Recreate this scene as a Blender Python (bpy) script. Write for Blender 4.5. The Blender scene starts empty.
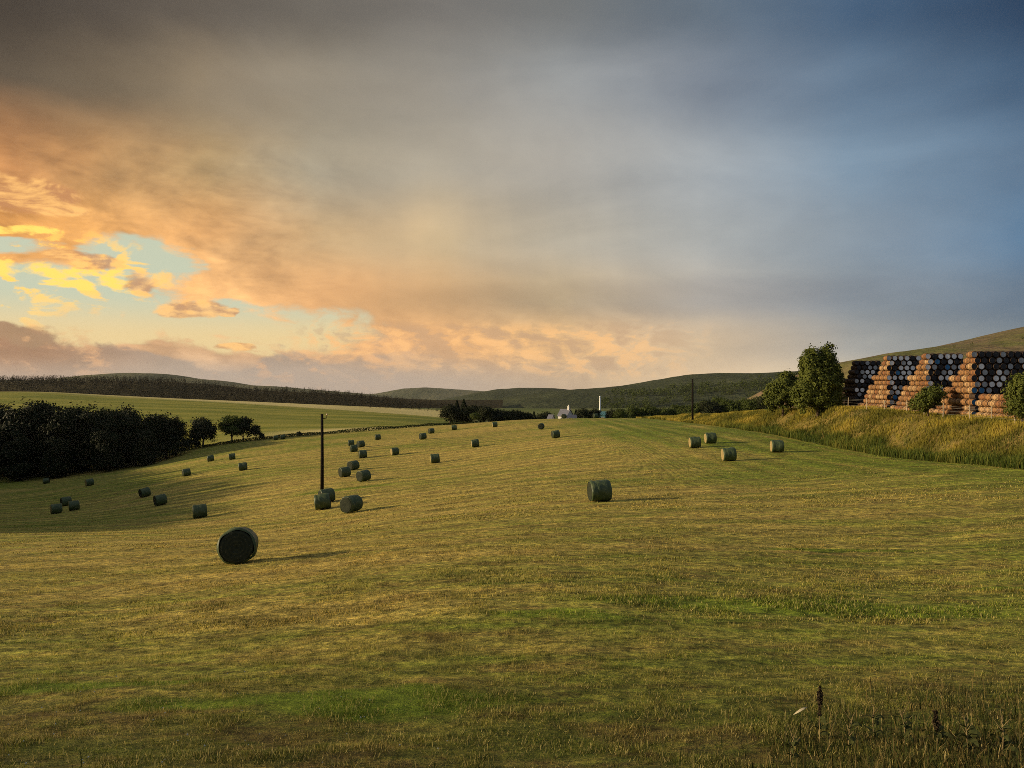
import bpy, math, random
import numpy as np
from mathutils import Vector, Matrix
R = math.radians
F = 740.0
rng = np.random.default_rng(7)
random.seed(7)
sc = bpy.context.scene
COL = sc.collection

# ------------------------------------------------------------------ helpers
def tag(o, label=None, cat=None, group=None, kind=None):
    if label: o['label'] = label
    if cat: o['category'] = cat
    if group: o['group'] = group
    if kind: o['kind'] = kind
    return o

def link(o, parent=None):
    COL.objects.link(o)
    if parent is not None: o.parent = parent
    return o

def empty(name, loc=(0, 0, 0), rz=0.0, s=1.0):
    o = bpy.data.objects.new(name, None)
    o.empty_display_size = .3
    o.location = loc; o.rotation_euler = (0, 0, rz); o.scale = (s, s, s) if not isinstance(s, tuple) else s
    return link(o)

def raw_mesh(name, V, faces, mats, smooth=False, attrs=None, midx=None):
    """V (n,3); faces: one (m,k) int array, or a list of lists"""
    me = bpy.data.meshes.new(name)
    if isinstance(faces, np.ndarray):
        m, k = faces.shape
        me.vertices.add(len(V)); me.vertices.foreach_set('co', np.ascontiguousarray(V, dtype=np.float32).ravel())
        me.loops.add(m * k); me.loops.foreach_set('vertex_index', np.ascontiguousarray(faces, dtype=np.int32).ravel())
        me.polygons.add(m)
        me.polygons.foreach_set('loop_start', np.arange(m, dtype=np.int32) * k)
        me.update(calc_edges=True)
    else:
        me.from_pydata([tuple(v) for v in V], [], faces); me.update()
    for mt in (mats if isinstance(mats, (list, tuple)) else [mats]): me.materials.append(mt)
    if midx is not None: me.polygons.foreach_set('material_index', np.asarray(midx, dtype=np.int32))
    me.polygons.foreach_set('use_smooth', np.full(len(me.polygons), smooth))
    for an, av in (attrs or {}).items():
        a = me.attributes.new(an, 'FLOAT', 'POINT'); a.data.foreach_set('value', np.ascontiguousarray(av, dtype=np.float32))
    me.update()
    return me

def mobj(name, me, parent=None):
    return link(bpy.data.objects.new(name, me), parent)

class MB:
    """collects shapes for ONE mesh"""
    def __init__(s): s.v, s.f, s.m = [], [], []
    def add(s, v, f, m=0):
        b = len(s.v); s.v += [tuple(p) for p in v]
        s.f += [[i + b for i in q] for q in f]; s.m += [m] * len(f)
    def tube(s, pts, rad, n=8, m=0, cap=True):
        pts = [Vector(p) for p in pts]
        if not isinstance(rad, (list, tuple)): rad = [rad] * len(pts)
        v, f = [], []
        for i, p in enumerate(pts):
            d = (pts[min(i + 1, len(pts) - 1)] - pts[max(i - 1, 0)]).normalized()
            a = d.orthogonal().normalized() if abs(d.z) < .95 else Vector((1, 0, 0)).cross(d).normalized()
            c = d.cross(a)
            for k in range(n):
                t = 2 * math.pi * k / n
                v.append(p + (a * math.cos(t) + c * math.sin(t)) * rad[i])
        for i in range(len(pts) - 1):
            for k in range(n):
                f.append([i * n + k, i * n + (k + 1) % n, (i + 1) * n + (k + 1) % n, (i + 1) * n + k])
        if cap:
            f.append(list(range(n))[::-1]); f.append([(len(pts) - 1) * n + k for k in range(n)])
        s.add(v, f, m)
    def lathe_x(s, prof, n=24, m=0, wob=None):
        """profile of (x, r) turned about the X axis"""
        v, f = [], []
        for i, (x, r) in enumerate(prof):
            for k in range(n):
                t = 2 * math.pi * k / n
                w = wob(x, t) if wob else 0
                v.append((x, (r + w) * math.cos(t), (r + w) * math.sin(t)))
        for i in range(len(prof) - 1):
            for k in range(n):
                f.append([i * n + k, i * n + (k + 1) % n, (i + 1) * n + (k + 1) % n, (i + 1) * n + k])
        s.add(v, f, m)
    def box(s, x0, x1, y0, y1, z0, z1, m=0):
        v = [(x, y, z) for z in (z0, z1) for y in (y0, y1) for x in (x0, x1)]
        s.add(v, [[0, 2, 3, 1], [4, 5, 7, 6], [0, 1, 5, 4], [2, 6, 7, 3], [0, 4, 6, 2], [1, 3, 7, 5]], m)
    def mesh(s, name, mats, smooth=False): return raw_mesh(name, s.v, s.f, mats, smooth, midx=s.m)
    def build(s, name, mats, parent=None, smooth=False): return mobj(name, s.mesh(name, mats, smooth), parent)

# value noise (numpy)
_T = rng.random((256, 256))
def vnoise(x, y):
    x = np.asarray(x, float); y = np.asarray(y, float)
    xi = np.floor(x).astype(int); yi = np.floor(y).astype(int); fx = x - xi; fy = y - yi
    fx = fx * fx * (3 - 2 * fx); fy = fy * fy * (3 - 2 * fy)
    g = lambda a, b: _T[a % 256, b % 256]
    return (g(xi, yi) * (1 - fx) + g(xi + 1, yi) * fx) * (1 - fy) + (g(xi, yi + 1) * (1 - fx) + g(xi + 1, yi + 1) * fx) * fy
def fbm(x, y, o=4):
    a, t, s = 1.0, 0.0, 0.0
    for i in range(o):
        t = t + a * vnoise(x * 2 ** i + 17.3 * i, y * 2 ** i + 5.1 * i); s += a; a *= .5
    return t / s
def sstep(a, b, x):
    t = np.clip((np.asarray(x, float) - a) / (b - a), 0, 1); return t * t * (3 - 2 * t)

# ------------------------------------------------------------------ node helpers
def new_mat(name):
    m = bpy.data.materials.new(name); m.use_nodes = True
    nt = m.node_tree; nt.nodes.clear()
    return m, G(nt)
class G:
    def __init__(s, nt): s.nt = nt
    def n(s, t, **kw):
        nd = s.nt.nodes.new(t)
        for k, v in kw.items(): setattr(nd, k, v)
        return nd
    def put(s, sock, val):
        if hasattr(val, 'is_output'): s.nt.links.new(val, sock)
        elif val is not None: sock.default_value = val
    def math(s, op, a, b=None, c=None, clamp=False):
        nd = s.n('ShaderNodeMath', operation=op, use_clamp=clamp)
        for i, q in enumerate((a, b, c)):
            if q is not None: s.put(nd.inputs[i], q)
        return nd.outputs[0]
    def ss(s, x, a, b, lo=0.0, hi=1.0):
        nd = s.n('ShaderNodeMapRange', interpolation_type='SMOOTHSTEP')
        s.put(nd.inputs[0], x)
        for i, q in zip((1, 2, 3, 4), (a, b, lo, hi)): s.put(nd.inputs[i], q)
        return nd.outputs[0]
    def mix(s, f, a, b, mode='MIX'):
        nd = s.n('ShaderNodeMix', data_type='RGBA', blend_type=mode)
        s.put(nd.inputs[0], f)
        for i, q in ((6, a), (7, b)):
            s.put(nd.inputs[i], (*q, 1.0) if isinstance(q, tuple) and len(q) == 3 else q)
        return nd.outputs[2]
    def mixf(s, f, a, b):
        nd = s.n('ShaderNodeMix', data_type='FLOAT')
        for i, q in ((0, f), (2, a), (3, b)): s.put(nd.inputs[i], q)
        return nd.outputs[0]
    def xyz(s, v):
        nd = s.n('ShaderNodeSeparateXYZ'); s.put(nd.inputs[0], v); return nd.outputs
    def comb(s, x, y, z=0.0):
        nd = s.n('ShaderNodeCombineXYZ')
        for i, q in enumerate((x, y, z)): s.put(nd.inputs[i], q)
        return nd.outputs[0]
    def vmath(s, op, a, b=None):
        nd = s.n('ShaderNodeVectorMath', operation=op)
        s.put(nd.inputs[0], a)
        if b is not None: s.put(nd.inputs[1], b)
        return nd.outputs[0]
    def noise(s, vec, scale=1.0, detail=4.0, rough=.55, dist=0.0, col=False):
        nd = s.n('ShaderNodeTexNoise'); s.put(nd.inputs['Vector'], vec)
        nd.inputs['Scale'].default_value = scale; nd.inputs['Detail'].default_value = detail
        nd.inputs['Roughness'].default_value = rough; nd.inputs['Distortion'].default_value = dist
        return nd.outputs['Color' if col else 'Fac']
    def sxy(s, P, sx, sy, sz=1.0): return s.vmath('MULTIPLY', P, (sx, sy, sz))
    def ramp(s, f, stops, interp='LINEAR'):
        nd = s.n('ShaderNodeValToRGB'); cr = nd.color_ramp; cr.interpolation = interp
        while len(cr.elements) < len(stops): cr.elements.new(.5)
        for e, (p, c) in zip(cr.elements, stops): e.position = p; e.color = (*c, 1)
        s.put(nd.inputs[0], f); return nd.outputs[0]
    def attr(s, name): return s.n('ShaderNodeAttribute', attribute_name=name).outputs['Fac']
    def pos(s): return s.n('ShaderNodeNewGeometry').outputs['Position']
    def obj(s): return s.n('ShaderNodeTexCoord').outputs['Object']
    def bump(s, h, strength=.5, dist=.1):
        nd = s.n('ShaderNodeBump'); nd.inputs['Strength'].default_value = strength; nd.inputs['Distance'].default_value = dist
        s.put(nd.inputs['Height'], h); return nd.outputs[0]
    def pbr(s, col, rough=.8, normal=None, spec=.3, metal=0.0, out=True, sheen=0.0):
        b = s.n('ShaderNodeBsdfPrincipled')
        s.put(b.inputs['Base Color'], (*col, 1) if isinstance(col, tuple) and len(col) == 3 else col)
        s.put(b.inputs['Roughness'], rough); b.inputs['Specular IOR Level'].default_value = spec
        b.inputs['Metallic'].default_value = metal
        if sheen: b.inputs['Sheen Weight'].default_value = sheen
        if normal is not None: s.put(b.inputs['Normal'], normal)
        if out: s.out(b.outputs[0])
        return b.outputs[0]
    def out(s, sh):
        o = s.n('ShaderNodeOutputMaterial'); s.nt.links.new(sh, o.inputs[0])
    def leafy(s, col, trans=.4, rough=.7, spec=.15):
        """diffuse + light shining through"""
        a = s.pbr(col, rough, spec=spec, out=False)
        t = s.n('ShaderNodeBsdfTranslucent'); s.put(t.inputs[0], col)
        m = s.n('ShaderNodeMixShader'); m.inputs[0].default_value = trans
        s.nt.links.new(a, m.inputs[1]); s.nt.links.new(t.outputs[0], m.inputs[2]); s.out(m.outputs[0])

def lin(r, g, b):
    f = lambda c: (c / 255 / 12.92) if c <= 10.3 else ((c / 255 + .055) / 1.055) ** 2.4
    return (f(r), f(g), f(b))

# ------------------------------------------------------------------ terrain height
# survey points: bearing (as pixels off the optical axis), drop angle, distance
CTL = [(238,563,25.7),(200,518,69),(352,512,54),(323,511,61),(327,501,66),(345,476,92),(353,470,103),(364,481.5,84),(363,459,123),(354,450,135),(378,440,168),(395,455.5,123),(423,438,150),(431,434.5,180),(435,463.5,103),(454,430.5,185),(475,447.5,123),(495,428,175),(541,430,154),(556,437,120),(600,501,42),(695,448,84),(710,442.5,88),(729,461.5,71),(777,452,77),(74,509,103),(161,505,88),(145,497,103),(187,476,125),(211,460,154),(243,470,120),(232,460,150),(46,485,168),(90,484,135),(148,463,195),
(512,419,215),(560,418.5,215),(640,418,215),(470,424,205),(700,420,200),
(185,449,205),(250,441,210),(330,434,215),(460,424,235),
(200,425,270),(200,412,360),(200,403,480),(50,391,560),(100,398,520),(-100,391,560),(300,425,270),(300,416,360),(300,409,480),(400,418,360),(400,413.5,470),(460,419,400),
(0,475,190),(100,468,190),(170,456,200),(-200,500,120),(-200,520,80),(-200,470,220),
(512,768,6.1),(0,768,6.3),(1023,768,5.9),(512,700,8.3),(512,600,14.2),(512,544,24),(900,560,22),(900,620,13.5),(900,500,38),(1000,470,51),(100,600,19),(0,560,33),(0,530,62),(100,540,45),(1250,480,45),(1250,560,20),(1250,768,5.9),(-250,600,19),(-250,768,6.3),(850,452,76)]
_c = [(p, d, -(y - 384) / F * d) for p, y, d in CTL]
_c += [(512,330,-23),(640,330,-21),(512,600,-32),(700,500,-25),(640,600,-30),(860,200,-9),(860,400,-15),(1100,200,-8),(1250,100,-7),(1000,600,-20)]
_c = np.array(_c, float)
_P = np.c_[_c[:, 0] / 256, 1.6 * np.log(_c[:, 1])]
_K = lambda r2: .5 * r2 * np.log(r2 + 1e-9)
_n = len(_P); _Q = np.c_[np.ones(_n), _P]
_W = np.linalg.solve(np.block([[_K(((_P[:, None] - _P[None]) ** 2).sum(-1)) + .05 * np.eye(_n), _Q], [_Q.T, np.zeros((3, 3))]]), np.r_[_c[:, 2], 0, 0, 0])
def hedge_y(X):          # the field's far-left boundary
    return np.interp(X, [-300, -95, -75, -52, -16, 10], [190, 203, 209, 215, 234, 245])
def base_h(X, Y):
    X = np.asarray(X, float).ravel(); Y = np.asarray(Y, float).ravel()
    Yc = np.clip(Y, 5.0, 620); px = np.clip(512 + F * X / np.maximum(Yc, 12 + .0 * Yc), -260, 1300)
    q = np.c_[px / 256, 1.6 * np.log(Yc)]
    z = np.empty(len(q))
    for i in range(0, len(q), 20000):
        b = q[i:i + 20000]
        z[i:i + 20000] = _K(((b[:, None] - _P[None]) ** 2).sum(-1)) @ _W[:-3] + np.c_[np.ones(len(b)), b] @ _W[-3:]
    far = sstep(640, 1000, np.hypot(X, Y))
    far = np.where(Y < 0, np.maximum(far, sstep(40, 400, np.hypot(X, Y))), far)
    z = z * (1 - far) + (-34 + 6 * fbm(X / 300 + 3, Y / 300, 2) - np.clip(.028 * (np.hypot(X, Y) - 900), 0, 240)) * far
    # raised bank along the field's right edge
    top = np.interp(Y, [0, 50, 65, 90, 110, 150, 200, 260], [-3.4, -3.3, -3.2, -2.9, -3.8, -6.2, -8.9, -13])
    edge = 35.2 + 1.2 * (fbm(Y / 9, 0 * Y + 3, 2) - .5)
    k = sstep(0, 5.8, X - edge) * (1 - sstep(205, 250, Y)) * sstep(12, 35, Y) * (1 - sstep(150, 260, X))
    z = z * (1 - k) + np.maximum(top, z) * k
    return z
def relief(X, Y):
    d = np.hypot(X, Y)
    r = .10 * (fbm(X / 3.2 + 9, Y / 3.0, 3) - .5) * sstep(220, 60, d) + .07 * (vnoise(X * 1.1, Y * 2.2) - .5) * sstep(60, 20, d)
    return r
def sinh_axis(lo, hi, n, s):
    a, b = math.asinh(lo / s), math.asinh(hi / s)
    return np.sinh(np.linspace(a, b, n)) * s
GX = sinh_axis(-9000, 9000, 560, 9.0)
GY = np.concatenate([-sinh_axis(5, 3000, 40, 20)[::-1], np.linspace(-4, 4, 9), 4 + sinh_axis(.2, 12000, 620, 14.0)])
_gx, _gy = np.meshgrid(GX, GY)
_gz = (base_h(_gx, _gy) + relief(_gx.ravel(), _gy.ravel())).reshape(_gx.shape)
def H(X, Y):
    X = np.atleast_1d(np.asarray(X, float)); Y = np.atleast_1d(np.asarray(Y, float))
    i = np.clip(np.searchsorted(GX, X) - 1, 0, len(GX) - 2); j = np.clip(np.searchsorted(GY, Y) - 1, 0, len(GY) - 2)
    u = (X - GX[i]) / (GX[i + 1] - GX[i]); v = (Y - GY[j]) / (GY[j + 1] - GY[j])
    return (_gz[j, i] * (1 - u) + _gz[j, i + 1] * u) * (1 - v) + (_gz[j + 1, i] * (1 - u) + _gz[j + 1, i + 1] * u) * v
h1 = lambda x, y: float(H(x, y)[0])
def at(px, Y): return (px - 512) / F * Y

# ------------------------------------------------------------------ materials
def lushness(g, P):
    """0 dry stubble .. 1 fresh green regrowth, from the place in the field"""
    x, y, z = g.xyz(P)
    big = g.noise(g.sxy(P, .035, .05, 0), 1, 3, .5)
    sw = g.noise(g.sxy(P, .07, .38, 0), 1, 6, .68, .3)          # swaths mown across the slope
    st = g.noise(g.sxy(P, .5, 2.6, 0), 1, 4, .65)
    hd = g.noise(g.sxy(P, .55, .03, 0), 1, 3, .55)              # headland swaths run along the bank
    hm = g.math('MULTIPLY', g.ss(x, 11.0, 20.0), g.ss(y, 44.0, 60.0))
    s = g.mixf(hm, sw, hd)
    f = g.math('ADD', g.math('MULTIPLY', big, .9), g.math('MULTIPLY', s, 1.0))
    f = g.math('ADD', f, g.math('MULTIPLY', st, .55))
    f = g.math('ADD', f, g.math('MULTIPLY', hm, .10))
    # greener on the left, and fresh regrowth close to the road
    dl = g.math('MULTIPLY', g.ss(x, -22.0, -48.0), g.ss(y, 50.0, 80.0))
    f = g.math('ADD', f, g.math('MULTIPLY', dl, .12))
    f = g.math('ADD', f, g.math('MULTIPLY', g.ss(y, 24.0, 9.0), .20))
    f = g.math('ADD', f, g.math('MULTIPLY', g.math('MULTIPLY', g.ss(x, 5.0, 22.0), g.ss(y, 10.0, 24.0)), .17))
    return g.ss(f, 1.05, 1.62), st, sw
def strips(g, P):
    x, y, z = g.xyz(P)
    w = g.noise(g.sxy(P, .5, .9, 0), 1, 3, .6)
    w2 = g.math('MULTIPLY', g.math('SUBTRACT', w, .5), 1.6)
    def el(cx, cy, rx, ry):
        a = g.math('POWER', g.math('DIVIDE', g.math('SUBTRACT', x, cx), rx), 2.0)
        b = g.math('POWER', g.math('DIVIDE', g.math('SUBTRACT', g.math('ADD', y, w2), cy), ry), 2.0)
        return g.ss(g.math('ADD', a, b), 1.0, .25)
    m = el(-2.2, 8.3, 2.8, .65)
    for e in ((-5.3, 9.3, 1.8, .5), (5.5, 14.4, 5.6, 1.0), (12.2, 17.0, 2.2, .35), (10.5, 23.5, 3.4, .35), (-17.5, 77, 7, 1.6), (.8, 13, 1.6, .5)):
        m = g.math('MAXIMUM', m, el(*e))
    return m
def strips_np(x, y):
    w2 = (fbm(x * .5 + 40, y * .9, 3) - .5) * 1.6
    m = np.zeros_like(x)
    for cx, cy, rx, ry in ((-2.2, 8.3, 2.6, .55), (-5.3, 9.3, 1.8, .5), (5.5, 14.4, 5.6, 1.0), (12.2, 17, 2.2, .35), (10.5, 23.5, 3.4, .35), (-17.5, 77, 7, 1.6), (.8, 13, 1.6, .5)):
        m = np.maximum(m, sstep(1, .3, ((x - cx) / rx) ** 2 + ((y + w2 - cy) / ry) ** 2))
    return m
STRAW, GREEN, BROWN, LUSH = (.42, .325, .090), (.165, .215, .028), (.17, .105, .04), (.155, .225, .020)

def field_colour(g, P):
    f, st, sw = lushness(g, P)
    c = g.mix(f, STRAW, GREEN)
    br = g.noise(g.sxy(P, .55, .8, 0), 1, 7, .75)
    c = g.mix(g.math('MULTIPLY', g.ss(br, .50, .62), .5), c, BROWN)
    c = g.mix(g.math('MULTIPLY', strips(g, P), .80), c, LUSH)
    cl = g.noise(g.sxy(P, .55, 1.0, 0), 1, 7, .78)
    c = g.mix(1.0, c, g.ramp(cl, [(.34, (.50, .50, .45)), (.48, (.95, .95, .95)), (.66, (1.45, 1.4, 1.3))]), 'MULTIPLY')
    n2 = g.noise(g.sxy(P, 3.2, 4.2, 0), 1, 5, .85)
    c = g.mix(1.0, c, g.ramp(n2, [(.35, (.24, .25, .21)), (.48, (.90, .90, .90)), (.62, (1.85, 1.75, 1.5))]), 'MULTIPLY')
    ls = g.noise(g.sxy(P, .05, 1.3, 0), 1, 4, .7, .4)
    c = g.mix(1.0, c, g.ramp(ls, [(.34, (.82, .82, .80)), (.5, (1, 1, 1)), (.64, (1.12, 1.1, 1.08))]), 'MULTIPLY')
    x, y, z = g.xyz(P)
    c = g.mix(g.math('MULTIPLY', g.ss(g.math('ADD', y, g.math('MULTIPLY', br, 5.0)), 14.5, 8.0), .72), c, g.mix(g.ss(br, .46, .56), (.060, .076, .013), (.085, .055, .022)))  # olive turf and brown earth, with vignette darkening put into the colour
    c = g.mix(g.math('MULTIPLY', strips(g, P), g.ss(y, 13.0, 8.0, 0.0, .62)), c, LUSH)
    hmk = g.math('MULTIPLY', g.ss(x, 11.0, 18.0), g.ss(y, 44.0, 56.0))
    row = g.math('SINE', g.math('ADD', g.mixf(hmk, g.math('ADD', g.math('MULTIPLY', y, 1.5), g.math('MULTIPLY', x, -.22)), g.math('MULTIPLY', x, 1.9)), g.math('MULTIPLY', ls, 7.0)))
    row = g.math('MULTIPLY', row, g.ss(y, 14.0, 34.0))
    c = g.mix(1.0, c, g.comb(*[g.math('ADD', 1.0, g.math('MULTIPLY', row, k)) for k in (.17, .16, .13)]), 'MULTIPLY')
    return c, st, sw

def mk_ground():
    m, g = new_mat('ground_soil_and_stubble')
    P = g.pos(); x, y, z = g.xyz(P)
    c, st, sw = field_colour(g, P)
    fine = g.noise(g.sxy(P, 3.0, 5.0, 3.0), 1, 6, .7)
    c = g.mix(1.0, c, g.ramp(fine, [(.25, (.50, .48, .42)), (.5, (.9, .9, .9)), (.75, (1.35, 1.3, 1.25))]), 'MULTIPLY')
    # meadow beyond the hedge
    mn = g.noise(g.sxy(P, .012, .05, 0), 1, 5, .6)
    mc = g.mix(g.ss(mn, .35, .65), (.155, .175, .025), (.30, .27, .048))
    mc = g.mix(g.attr('pale'), mc, (.62, .50, .20))
    c = g.mix(g.attr('meadow'), c, mc)
    # rough bank
    bn = g.noise(g.sxy(P, .5, .5, 1), 1, 5, .6)
    c = g.mix(g.attr('verge'), c, g.mix(g.ss(bn, .35, .65), (.11, .10, .025), (.24, .17, .05)))
    # valley floor beyond the crest
    vn = g.noise(g.sxy(P, .01, .006, 0), 1, 4, .5)
    c = g.mix(g.attr('valley'), c, g.ramp(vn, [(.3, (.05, .07, .02)), (.5, (.13, .15, .04)), (.7, (.20, .18, .07))]))
    b = g.math('ADD', g.math('MULTIPLY', fine, .6), g.math('ADD', g.math('MULTIPLY', st, .8), g.math('MULTIPLY', sw, .6)))
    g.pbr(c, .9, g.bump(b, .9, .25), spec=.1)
    return m
def mk_blade():
    m, g = new_mat('grass_blade')
    P = g.pos()
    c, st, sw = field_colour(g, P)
    r = g.attr('rnd')
    c = g.mix(g.ss(r, .60, .97, 0.0, .8), c, (.62, .50, .20))
    c = g.mix(g.ss(r, .35, .05, 0.0, .75), c, (.07, .11, .012))
    c = g.mix(1.0, c, g.ramp(g.attr('tip'), [(0, (.55, .55, .5)), (1, (1.25, 1.25, 1.2))]), 'MULTIPLY')
    g.leafy(c, .35)
    return m
def mk_rank():
    m, g = new_mat('rank_grass_blade')
    r = g.attr('rnd')
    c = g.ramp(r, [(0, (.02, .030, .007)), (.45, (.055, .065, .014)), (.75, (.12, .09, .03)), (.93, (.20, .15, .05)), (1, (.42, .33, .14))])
    g.leafy(c, .3)
    return m
def mk_tall():
    m, g = new_mat('tall_grass_blade')
    r = g.attr('rnd'); k = g.attr('reed')
    pn = g.noise(g.sxy(g.pos(), .22, .13, 0), 1, 4, .6)
    rr = g.math('ADD', g.math('MULTIPLY', r, .36), g.ss(pn, .38, .64, 0.0, .66))
    dry = g.ramp(rr, [(0, (.07, .09, .016)), (.3, (.17, .16, .028)), (.5, (.24, .215, .038)), (.68, (.38, .32, .05)), (.88, (.46, .36, .075)), (1, (.52, .43, .15))])
    wet = g.ramp(r, [(0, (.03, .055, .011)), (.5, (.09, .13, .022)), (1, (.24, .23, .05))])
    c = g.mix(k, dry, wet)
    c = g.mix(1.0, c, g.ramp(g.attr('tip'), [(0, (.6, .6, .5)), (1, (1.15, 1.1, 1.0))]), 'MULTIPLY')
    g.leafy(c, .4)
    return m
def mk_leaf(name, lo, hi, trans=.35):
    m, g = new_mat(name)
    r = g.attr('rnd'); n = g.noise(g.obj(), .6, 2, .5)
    c = g.mix(g.math('MULTIPLY', g.math('ADD', r, n), .5), lo, hi)
    g.leafy(c, trans)
    return m
def mk_flat(name, col, rough=.7, spec=.3, var=.25, scale=6.0, metal=0.0):
    m, g = new_mat(name)
    n = g.noise(g.obj(), scale, 4, .6)
    c = g.mix(1.0, (*col, 1.0), g.ramp(n, [(.25, (1 - var,) * 3), (.75, (1 + var,) * 3)]), 'MULTIPLY')
    g.pbr(c, rough, g.bump(n, .25, .02), spec, metal)
    return m
def mk_wood(name, a, b):
    m, g = new_mat(name)
    P = g.obj()
    n = g.noise(g.sxy(P, 22, 3, 22), 1, 4, .65)
    g.pbr(g.mix(n, a, b), .75, g.bump(n, .3, .01), .2)
    return m
def mk_hill(name, cols, scale=.004, bump=6.0):
    m, g = new_mat(name)
    P = g.pos(); n = g.noise(g.sxy(P, scale, scale * .8, scale), 1, 6, .62, .4)
    k = 1.0 / max(1, len(cols) - 1)
    c = g.ramp(n, [(.30 + .40 * i * k, q) for i, q in enumerate(cols)])
    d = g.noise(P, .06, 4, .7)
    c = g.mix(1.0, c, g.ramp(d, [(.3, (.6, .6, .6)), (.7, (1.4, 1.35, 1.3))]), 'MULTIPLY')
    g.pbr(c, .95, g.bump(d, .9, bump), .05)
    return m
M = dict(
    ground=mk_ground(), blade=mk_blade(), tall=mk_tall(), rank=mk_rank(),
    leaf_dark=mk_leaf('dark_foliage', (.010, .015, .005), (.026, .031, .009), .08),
    leaf_mid=mk_leaf('mid_foliage', (.030, .048, .010), (.085, .105, .020), .3),
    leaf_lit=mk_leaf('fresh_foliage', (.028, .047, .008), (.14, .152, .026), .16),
    needle=mk_leaf('needles', (.010, .018, .008), (.030, .042, .014), .1),
    hedge=mk_leaf('hedge_leaf', (.035, .05, .012), (.09, .10, .025), .3),
    bark=mk_flat('bark', (.09, .065, .045), .9, .1, .4, 9),
    pole=mk_flat('creosoted_wood', (.012, .009, .007), .85, .1, .4, 14),
    stake=mk_flat('weathered_stake', (.33, .27, .19), .9, .1, .3, 12),
    wire=mk_flat('galvanised_wire', (.25, .25, .24), .5, .4, .1, 5, .6),
    ceramic=mk_flat('insulator_ceramic', (.45, .30, .2), .3, .5, .1, 5),
    oakA=mk_wood('weathered_oak', (.13, .06, .024), (.42, .22, .085)),
    oakB=mk_wood('reddish_oak', (.11, .046, .02), (.34, .155, .06)),
    oakC=mk_wood('pale_oak', (.22, .12, .05), (.56, .36, .18)),
    hoop=mk_flat('hoop_iron', (.10, .065, .045), .6, .3, .4, 20, .5),
    head_pale=mk_flat('white_painted_head', (.80, .80, .80), .7, .3, .18, 7),
    head_grey=mk_flat('grey_painted_head', (.34, .36, .38), .7, .3, .25, 7),
    head_blue=mk_flat('blue_painted_head', (.035, .16, .34), .6, .3, .25, 7),
    head_dark=mk_flat('black_painted_head', (.022, .022, .026), .6, .3, .3, 7),
    oak_shaded=mk_wood('shade_darkened_oak', (.020, .014, .011), (.060, .038, .025)),  # oak with the shade of end walls and cask gaps in its colour
    head_oak=mk_wood('oak_head', (.17, .08, .035), (.30, .16, .07)),
    white_wall=mk_flat('white_render', (.55, .53, .49), .9, .1, .15, 1),
    slate=mk_flat('slate', (.13, .13, .16), .7, .3, .3, 2),
    teal=mk_flat('teal_sheet', (.06, .16, .18), .5, .4, .12, 1),
    chimney=mk_flat('pale_steel', (.70, .70, .68), .5, .4, .06, 2),
    pane=mk_flat('window_glass', (.02, .025, .03), .1, .6, .1, 2),
    doorm=mk_flat('door_paint', (.08, .05, .035), .6, .3, .2, 3),
    weed=mk_leaf('weed_leaf', (.03, .045, .012), (.10, .10, .03), .3),
    seed=mk_flat('rusty_seed_head', (.045, .032, .018), .9, .1, .5, 30),
    stem=mk_flat('dry_stem', (.20, .15, .07), .8, .15, .3, 20),
    dryleaf=mk_flat('dry_pale_leaf', (.42, .36, .23), .7, .2, .15, 20),
    forest=mk_leaf('forest_needles', (.013, .011, .004), (.034, .028, .010), .08),
    petal=mk_flat('white_petal', (.6, .58, .48), .6, .2, .05, 3),
)
def mk_wrap():
    m, g = new_mat('green_bale_wrap')
    P = g.obj(); x, y, z = g.xyz(P)
    ang = g.math('ARCTAN2', z, y)
    bands = g.noise(g.comb(g.math('MULTIPLY', x, 16), g.math('MULTIPLY', ang, .5)), 1, 3, .6)
    sm = g.noise(P, 3.2, 5, .65)
    c = g.mix(g.ss(sm, .35, .7), (.034, .055, .021), (.072, .096, .038))
    c = g.mix(g.math('MULTIPLY', g.ss(bands, .52, .62), .30), c, (.11, .125, .06))
    hay = g.noise(P, 14, 4, .7)
    c = g.mix(g.math('MULTIPLY', g.ss(hay, .58, .74), .35), c, (.20, .17, .08))
    h = g.math('ADD', bands, g.math('MULTIPLY', sm, .6))
    g.pbr(c, .5, g.bump(h, .9, .04), .28)
    return m
def mk_end(name, a, b):
    m, g = new_mat(name)
    P = g.obj(); x, y, z = g.xyz(P)
    r = g.math('SQRT', g.math('ADD', g.math('MULTIPLY', y, y), g.math('MULTIPLY', z, z)))
    n = g.noise(P, 9, 5, .7)
    ring = g.math('SINE', g.math('ADD', g.math('MULTIPLY', r, 48), g.math('MULTIPLY', n, 7)))
    f = g.math('ADD', g.math('MULTIPLY', ring, .08), n)
    c = g.mix(g.ss(f, .25, .85), a, b)
    g.pbr(c, .85, g.bump(f, .8, .04), .15)
    return m
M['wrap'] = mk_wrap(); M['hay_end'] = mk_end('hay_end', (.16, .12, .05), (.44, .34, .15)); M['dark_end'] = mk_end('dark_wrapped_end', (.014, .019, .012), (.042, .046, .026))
M['hill_heath'] = mk_hill('heath_hill', [(.05, .06, .02), (.12, .12, .04), (.16, .11, .07), (.20, .19, .07)], .006, 4)
M['hill_forest'] = mk_hill('forest_hill', [(.035, .045, .022), (.05, .06, .03), (.09, .10, .045)], .0035, 8)
M['hill_far'] = mk_hill('far_hill', [(.09, .10, .055), (.14, .14, .08), (.17, .16, .09)], .0018, 8)
M['ridge'] = mk_hill('ridge_floor', [(.03, .026, .01), (.05, .04, .015)], .01, 4)

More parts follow.
